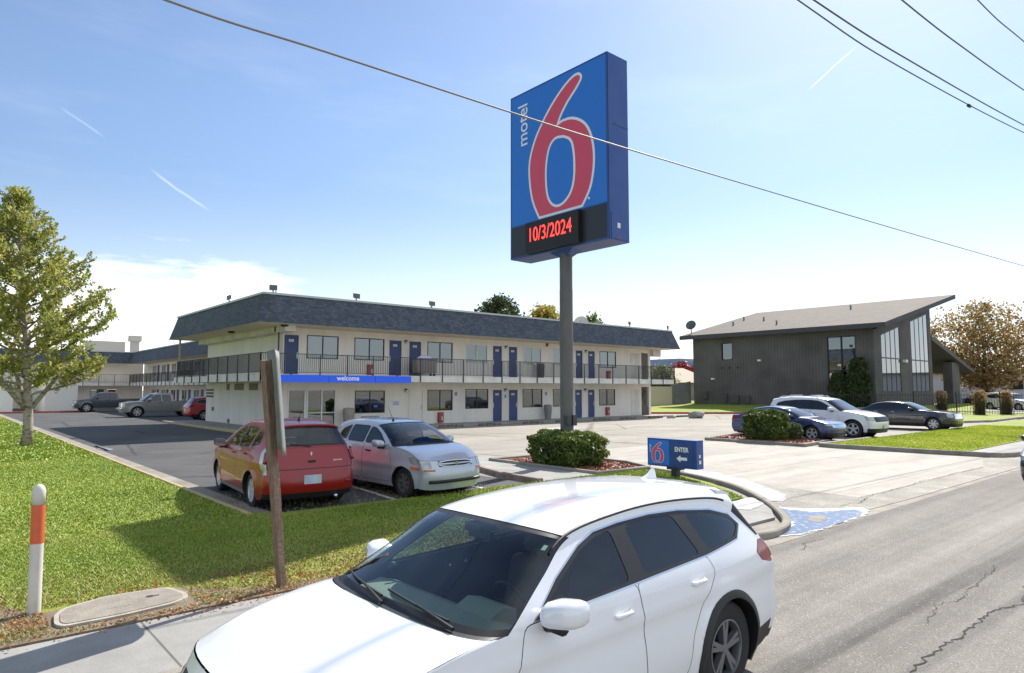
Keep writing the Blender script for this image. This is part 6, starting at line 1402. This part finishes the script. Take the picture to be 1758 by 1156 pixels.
def branch_tree(name, label, base, h, spread, trunk_r, nb, nl, lsize, m, bark, zlow, shape, group=None, cat='tree', up=.9, twist=0., fill=.5, topw=.25, lean=(0, 0), cg=(.11, .16)):
    e = empty(name, base, label, cat, group); bx, by, bz = base; T = MB(); LC = []
    r_ = random.Random(int(h * 100) + nb)
    tp = [(bx + lean[0] * u + r_.uniform(-.05, .05) * h * .04 * u * 8, by + lean[1] * u + r_.uniform(-.05, .05) * h * .3 * u, bz + h * u * .93) for u in (0, .06, .16, .3, .45, .6, .75, .9, 1)]
    T.tube(tp, [trunk_r * 1.35, trunk_r, trunk_r * .9, trunk_r * .75, trunk_r * .55, trunk_r * .4, trunk_r * .26, trunk_r * .12, .01], 10)
    for i in range(nb):
        u = (i + r_.random()) / nb; z = zlow + (h - zlow) * u * .97; R = spread * shape((z - zlow) / (h - zlow)); a = i * 2.399 + r_.uniform(-.3, .3)
        zs = max(bz + zlow * .55, bz + z - R * up * r_.uniform(.6, 1.1)); k = min(1, (zs - bz) / (h * .93)); s0 = Vector((np.interp(k, (0, .06, .16, .3, .45, .6, .75, .9, 1), [p[0] for p in tp]), np.interp(k, (0, .06, .16, .3, .45, .6, .75, .9, 1), [p[1] for p in tp]), zs))
        Rr = R * r_.uniform(.72, 1.12); e1 = Vector((bx + lean[0] + math.cos(a) * Rr, by + lean[1] + math.sin(a) * Rr, bz + z)); mid = s0.lerp(e1, .5) + Vector((0, 0, -.06 * Rr)); rb = max(.008, trunk_r * .32 * (1 - u * .8))
        T.tube([s0, mid, e1], [rb, rb * .6, .006], 5, caps=False)
        nn = int(nl / nb * (.45 + R / spread)); 
        for j in range(nn):
            q = r_.random() ** fill; p = s0.lerp(mid, q * 2) if q < .5 else mid.lerp(e1, q * 2 - 1); g = cg[0] * R + cg[1]
            if j % 6 == 0: cl = Vector((r_.gauss(0, g), r_.gauss(0, g), r_.gauss(0, g * .75)))
            LC.append(p + cl + Vector((r_.gauss(0, .13), r_.gauss(0, .13), r_.gauss(0, .13))) * (lsize / .09) ** .7)
    T.build('trunk', bark, e, smooth=True); leaves('crown', [tuple(p) for p in LC], lsize, m, e); return e
M_BIRCH = leafmat('birch_leaves', [(.12, .15, .03), (.22, .26, .05), (.34, .37, .09), (.48, .44, .12), (.62, .46, .12)], trans=.55)
ovoid = lambda t: max(.05, (.62 + .38 * min(1, t / .16)) * (1 - t ** 2.1))
def twiggy_tree(name, label, base, h, spread, zlow, nb, m, bark, lsize):
    """trunk, rising limbs, short upright twigs and leaves held close along the twigs, so that the outline is spiky"""
    e = empty(name, base, label, 'tree'); bx, by, bz = base; r_ = random.Random(11); T = MB(); LC = []
    tp = [Vector((bx + dx, by + dy, bz + z * h)) for dx, dy, z in ((0, 0, 0), (.03, 0, .07), (-.02, .03, .18), (-.12, .1, .35), (-.3, .22, .55), (-.5, .4, .76), (-.66, .52, 1.0))]
    T.tube(tp, [.22, .165, .145, .11, .07, .04, .006], 10)
    zz = [p.z for p in tp]
    def trunk(z): return Vector((np.interp(z, zz, [p.x for p in tp]), np.interp(z, zz, [p.y for p in tp]), z))
    for i in range(nb):
        t = (i + .5) / nb; z = bz + zlow + (h - zlow) * t ** .95; s0 = trunk(z - .35 * (1 - t)); az = i * 2.399 + r_.uniform(-.35, .35)
        Rm = spread * (.70 + .30 * min(1, t / .14)) * (1 - t ** 1.3) * r_.uniform(.78, 1.06) + .12; rise = Rm * r_.uniform(.45, .85) * (1 if t > .12 else .45)
        d = Vector((math.cos(az), math.sin(az), 0)); P = [s0, s0 + d * Rm * .4 + Vector((0, 0, rise * .30)), s0 + d * Rm * .75 + Vector((0, 0, rise * .62)), s0 + d * Rm + Vector((0, 0, rise * 1.05))]
        rb = .05 * (1 - t) + .008; T.tube(P, [rb, rb * .7, rb * .4, .004], 5, caps=False)
        nt = max(4, int(6.0 * Rm + 2))
        for j in range(nt):
            q = .22 + .78 * ((j + r_.random()) / nt); k = min(2, int(q * 3)); p = P[k].lerp(P[k + 1], q * 3 - k)
            sd = Vector((r_.gauss(0, 1), r_.gauss(0, 1), 0)); sd = sd.normalized() if sd.length > .01 else d
            tw = (d * .55 + sd * .75 + Vector((0, 0, r_.uniform(.35, 1.15)))).normalized(); ln = r_.uniform(.30, .75) * (1.15 - .45 * t)
            T.bar(p, p + tw * ln, .012)
            nl = int(30 * ln / .5)
            for k2 in range(nl):
                u = (k2 + r_.random()) / nl; sg = .075 * (1.25 - u); LC.append(tuple(p + tw * ln * u * 1.06 + Vector((r_.gauss(0, sg), r_.gauss(0, sg), r_.gauss(0, sg)))))
    for k in range(260): z = bz + h * r_.uniform(.84, 1.01); c = trunk(z); sg = .10 * (1.12 - (z - bz) / h) * 3 + .03; LC.append((c.x + r_.gauss(0, sg), c.y + r_.gauss(0, sg), z))
    T.build('trunk', bark, e, smooth=True); o = leaves('crown', LC, lsize, m, e); print('leaves', len(LC)); return e
bt_ = twiggy_tree('street_tree', 'slender pale-trunked tree with green and gold leaves on the left lawn', (2.79, 30.63, .04), 9.5, 3.0, 2.2, 104, M_BIRCH, M_BARKW, .085)
fk = MB()
for dx, dy, z in ((-1.7, -.4, 3.6), (1.5, .5, 3.4), (-.6, 1.2, 3.8)): fk.tube([(2.79, 30.63, 1.3), (2.79 + dx * .45, 30.63 + dy * .45, 2.3), (2.79 + dx, 30.63 + dy, z)], [.10, .075, .03], 8)
fk.build('limb', M_BARKW, bt_, smooth=True)
M_AUT = leafmat('autumn_leaves', [(.12, .12, .03), (.23, .18, .06), (.32, .22, .08), (.40, .25, .10), (.42, .31, .14)], trans=.5)
M_YEL = leafmat('yellow_leaves', [(.16, .18, .04), (.3, .28, .05), (.48, .36, .07), (.55, .33, .07)], trans=.5)
M_PINE = leafmat('dark_evergreen', [(.03, .045, .02), (.06, .085, .03), (.11, .13, .05)], trans=.25)
M_PALE = leafmat('pale_green_leaves', [(.1, .14, .05), (.18, .22, .08), (.28, .31, .12)], trans=.5)
M_REDL = leafmat('red_leaves', [(.10, .015, .015), (.22, .03, .03), (.32, .06, .04)])
rnd_ = lambda t: math.sqrt(max(.04, 1 - (2 * t - .9) ** 2 * .95))
G1 = 'autumn trees beyond the iron fence'
branch_tree('autumn_tree', 'broad autumn tree with orange leaves at the right edge', (101, 24.6, 0), 13.2, 6.4, .42, 70, 8500, .28, M_AUT, M_BARKD, 3.6, rnd_, up=.6, group=G1)
branch_tree('autumn_tree', 'smaller rust-orange tree showing above the brown building canopy', (97, 31.5, 0), 12.6, 4.0, .3, 50, 4200, .26, M_AUT, M_BARKD, 4.0, rnd_, up=.6, group=G1)
branch_tree('evergreen_tree', 'dark round evergreen rising behind the motel roof', (57.7, 69.1, 0), 14.6, 3.3, .4, 60, 12000, .32, M_PINE, M_BARKD, 6, rnd_, up=.5)
branch_tree('yellow_tree', 'yellowing tree behind the motel roof left of the pole', (62.4, 65, 0), 13.3, 3.0, .3, 60, 9000, .32, M_YEL, M_BARKD, 5.5, rnd_, up=.6)
branch_tree('pale_green_tree', 'pale green treetop behind the motel roof dishes', (67.2, 61, 0), 12.2, 1.9, .3, 40, 3000, .32, M_PALE, M_BARKD, 5.5, rnd_, up=.6)
branch_tree('red_tree', 'small red-leaved tree behind the grey board fence', (88, 61, 0), 6.2, 2.6, .2, 40, 5000, .26, M_REDL, M_BARKD, 1.5, rnd_, up=.6)
branch_tree('pale_green_tree', 'bushy green tree seen through the right end of the motel railing', (69, 51, 0), 5.0, 2.0, .2, 30, 4000, .22, M_PALE, M_BARKD, .8, rnd_, up=.6)
M_SHRUB = leafmat('shrub_leaves', [(.045, .07, .015), (.09, .14, .03), (.16, .20, .045), (.22, .24, .07)], trans=.3)
def shrub(name, label, c, r, n, lsize, m, cat='shrub', group=None, box=False, shell=.25, parts=None):
    e = empty(name, (c[0], c[1], c[2]), label, cat, group); P = []; r_ = random.Random(int(c[0] * 10))
    q = rng.normal(size=(n, 3)); q /= np.linalg.norm(q, axis=1)[:, None]
    if box: q = np.sign(q) * np.abs(q) ** .6; q /= np.maximum(1, np.abs(q).max(1))[:, None]
    rad = (1 - shell * rng.random(n) ** 1.5); q = q * rad[:, None]
    lump = 1 + .07 * np.sin(q[:, 0] * 7 + c[0]) * np.sin(q[:, 1] * 6 + 1) + .06 * np.sin(q[:, 2] * 9 + q[:, 0] * 5)
    q = q * lump[:, None]; P = np.column_stack([c[0] + q[:, 0] * r[0], c[1] + q[:, 1] * r[1], c[2] + r[2] * .92 + q[:, 2] * r[2]]); P = P[P[:, 2] > c[2] + .02]
    leaves('foliage', P, lsize, m, e)
    s = MB()
    for k in range(9): a = k * .7; s.tube([(c[0], c[1], c[2] - .05), (c[0] + math.cos(a) * r[0] * .35, c[1] + math.sin(a) * r[1] * .35, c[2] + r[2] * .8), (c[0] + math.cos(a) * r[0] * .75, c[1] + math.sin(a) * r[1] * .75, c[2] + r[2] * 1.4)], [.03, .02, .008], 5)
    s.build('stems', M_BARKD, e, smooth=True)
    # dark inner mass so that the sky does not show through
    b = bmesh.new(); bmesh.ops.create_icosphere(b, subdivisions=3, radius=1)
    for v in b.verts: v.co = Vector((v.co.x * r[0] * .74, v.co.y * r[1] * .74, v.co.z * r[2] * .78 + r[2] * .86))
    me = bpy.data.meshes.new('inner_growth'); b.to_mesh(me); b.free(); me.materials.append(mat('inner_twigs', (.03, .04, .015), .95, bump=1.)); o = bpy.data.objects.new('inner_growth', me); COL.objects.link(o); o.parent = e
    return e
shrub('hedge_shrub', 'clipped green hedge around the foot of the big sign pole', (13.45, 13.15, .07), (.80, 1.12, .48), 13000, .065, M_SHRUB, box=True)
shrub('round_shrub', 'rounded dark green shrub in front of the blue sedan', (25.9, 13.95, .09), (.7, .85, .62), 9000, .075, M_SHRUB, box=True)
shrub('small_shrub', 'small pale shrub beside the rounded dark one', (26.6, 13.15, .09), (.36, .36, .36), 2500, .06, leafmat('pale_shrub', [(.05, .08, .03), (.12, .16, .07), (.2, .22, .12)]))
shrub('climbing_evergreen', 'tall dark evergreen against the brown wall, left of its corner', (60.9, 24.1, .3), (.5, 1.0, 2.35), 9000, .17, M_PINE)
shrub('climbing_evergreen', 'lower dark evergreen against the brown wall beside the tall one', (60.9, 25.9, .3), (.5, .8, 1.7), 6000, .17, M_PINE)
M_STRAW = leafmat('straw_plumes', [(.32, .20, .09), (.45, .28, .13), (.55, .38, .2)], trans=.3); M_GRB = leafmat('dark_tussock', [(.05, .045, .025), (.10, .09, .045), (.13, .13, .06)])
def blades(name, roots, h, w, lean, m, parent=None, bend=.5):
    n = len(roots); R = np.asarray(roots, float); a = rng.uniform(0, 2 * math.pi, n); d = np.column_stack([np.cos(a), np.sin(a), np.zeros(n)]); s = np.column_stack([-np.sin(a), np.cos(a), np.zeros(n)])
    hh = h * rng.uniform(.55, 1.25, n)[:, None]; ll = lean * rng.uniform(.2, 1.2, n)[:, None] * hh; ww = w * rng.uniform(.7, 1.3, n)[:, None] / 2; z = np.array([[0, 0, 1.]])
    m1 = R + d * ll * .35 + z * hh * .6; t = R + d * ll + z * hh * (1 - .15 * bend)
    V = np.stack([R - s * ww, R + s * ww, m1 + s * ww * .8, m1 - s * ww * .8, t], 1).reshape(-1, 3)
    off = np.array(parent.location) if parent is not None else np.zeros(3)
    me = bpy.data.meshes.new(name); me.vertices.add(5 * n); me.vertices.foreach_set('co', (V - off).ravel())
    b = np.arange(n)[:, None] * 5; idx = np.concatenate([b + np.array([[0, 1, 2, 3]]), b + np.array([[3, 2, 4]])], 1).ravel()
    me.loops.add(7 * n); me.loops.foreach_set('vertex_index', idx); me.polygons.add(2 * n); st = (np.arange(n)[:, None] * 7 + np.array([[0, 4]])).ravel(); me.polygons.foreach_set('loop_start', st); me.polygons.foreach_set('loop_total', np.tile([4, 3], n)); me.update(); me.validate()
    me.materials.append(m); o = bpy.data.objects.new(name, me); COL.objects.link(o)
    if parent is not None: o.parent = parent
    return o
def tussock(x, y, lab, s=1.):
    e = empty('ornamental_grass', (x, y, .08), lab, 'ornamental grass', 'ornamental grasses along the iron fence'); n = 420
    r = rng.normal(0, .16 * s, (n, 2)); base = np.column_stack([x + r[:, 0], y + r[:, 1], np.full(n, .08)])
    blades('leaf_clump', base, 1.25 * s, .035, .38, M_GRB, e)
    r = rng.normal(0, .20 * s, (700, 2)); uu = rng.beta(2, 1.6, 700); ff = (.55 + .9 * uu * (1.25 - uu))[:, None]; pl = np.column_stack([x + (r * ff)[:, 0], y + (r * ff)[:, 1], .08 + (.75 + 1.15 * uu) * s]); leaves('plumes', pl, .13, M_STRAW, e, aspect=2.2)
for (x, y), lab in zip(((64.4, 18.9), (64.2, 16.15), (66.6, 14.9), (66.7, 13.2), (60.2, 22.0)), ('straw-topped ornamental grass nearest the canopy pillar', 'straw-topped ornamental grass under the autumn tree trunk', 'straw-topped ornamental grass before the white building', 'straw-topped ornamental grass at the right edge', 'small ornamental grass before the tall windows')): tussock(x, y, lab, .6 if 'small' in lab else 1.0)
# turf: blades near the camera, thinning with distance
M_TURF = leafmat('grass_blades', [(.13, .205, .025), (.20, .29, .03), (.29, .36, .05), (.40, .38, .11)], trans=.1, ns=.5, nw=1.7); M_DRY = leafmat('dry_grass', [(.15, .11, .04), (.28, .21, .08), (.30, .30, .09), (.40, .30, .14)], trans=.15)
def scatter(n, x0, x1, y0, y1, test): 
    X = rng.uniform(x0, x1, n); Y = rng.uniform(y0, y1, n); k = test(X, Y); return np.column_stack([X[k], Y[k], np.full(k.sum(), .052)])
def pn(X, Y, f, s=0):   # cheap smooth pattern noise
    return np.sin(X * f + 1.3 * np.sin(Y * f * .7 + s) + s) * np.cos(Y * f * 1.1 + 1.7 * np.sin(X * f * .6 + s * 2))
vault = lambda X, Y: (X > .9) & (X < 2.1) & (Y > 7.05) & (Y < 7.85)
def green(X, Y):
    dens = np.clip((Y - 7.5 - .5 * pn(X, Y, 1.6) - np.clip((1.6 - X) * .9, 0, 2.2)) / 1.9, 0, 1) ** .8 + .0; dens = np.maximum(dens, np.where((pn(X, Y, 2.3, 2) > .35) & (Y > 7.0), .6, 0))
    edge = np.where(X > 4.2, 11.02, 99); return (rng.random(len(X)) < dens) & (Y < edge) & ~vault(X, Y)
A1 = scatter(180000, -2.6, 7.5, 6.98, 11.3, green)
o = blades('grass', A1, .028, .0085, 1.1, M_TURF); tag(o, kind='stuff')
A2 = scatter(90000, -4, 4.1, 11.3, 24, lambda X, Y: X > -30); o = blades('grass', A2, .035, .016, 1.1, M_TURF); tag(o, kind='stuff')
A2 = scatter(90000, -8, 4.1, 24, 60, lambda X, Y: rng.random(len(X)) < 1.3 - Y / 60); o = blades('grass', A2, .05, .06, .8, M_TURF); tag(o, kind='stuff')
A3 = scatter(30000, 7.5, 14.2, 6.98, 11.1, lambda X, Y: (Y > 6.98 + np.clip(X - 12.0, 0, 9) * 1.55)); o = blades('grass', A3, .05, .016, .8, M_TURF); tag(o, kind='stuff')
A4 = scatter(130000, -4, 9.5, 6.95, 14, lambda X, Y: (rng.random(len(X)) < np.clip((9.6 - Y) / 2.4, 0, 1) + .12 + .35 * np.clip(1.2 - X, 0, 1) * np.clip(pn(X, Y, 1.1, 3), 0, 1)) & ~vault(X, Y)); o = blades('dry_grass', A4, .035, .011, 1.3, M_DRY); tag(o, kind='stuff')
A5 = scatter(26000, 25.5, 45, 7.0, 11.3, lambda X, Y: X > 0); A5[:, 2] = .10; o = blades('grass', A5, .05, .03, .8, leafmat('sunlit_blades', [(.17, .24, .02), (.32, .40, .03), (.48, .52, .06), (.55, .50, .13)], trans=.3, ns=.5, nw=1.2)); tag(o, kind='stuff')
M_FALL = leafmat('fallen_leaves', [(.16, .05, .02), (.34, .11, .03), (.42, .20, .06), (.22, .10, .04)], trans=.1)
FL_ = scatter(17000, -3.5, 6.5, 6.7, 9.0, lambda X, Y: (rng.random(len(X)) < np.exp(-((Y - 7.45 - .35 * pn(X, Y, 1.1)) / .5) ** 2) * (.35 + .65 * (pn(X, Y, 2.7, 1) > 0))) & ~vault(X, Y)); FL_[:, 2] = .078
o = leaves('fallen_leaves', FL_, .024, M_FALL, None, flat=.85, aspect=1.2); tag(o, kind='stuff')
mu = scatter(2600, 12.6, 14.8, 11.3, 15, lambda X, Y: X > 0); mu[:, 2] = .085; o = leaves('mulch_chips', mu, .05, leafmat('mulch_chip', [(.16, .05, .035), (.3, .12, .08), (.36, .2, .14)], trans=0), None, flat=.8); tag(o, kind='stuff')
mu = scatter(2600, 24.7, 27.5, 12.2, 16, lambda X, Y: X > 0); mu[:, 2] = .10; o = leaves('mulch_chips', mu, .06, MATS['mulch_chip'], None, flat=.8); tag(o, kind='stuff')
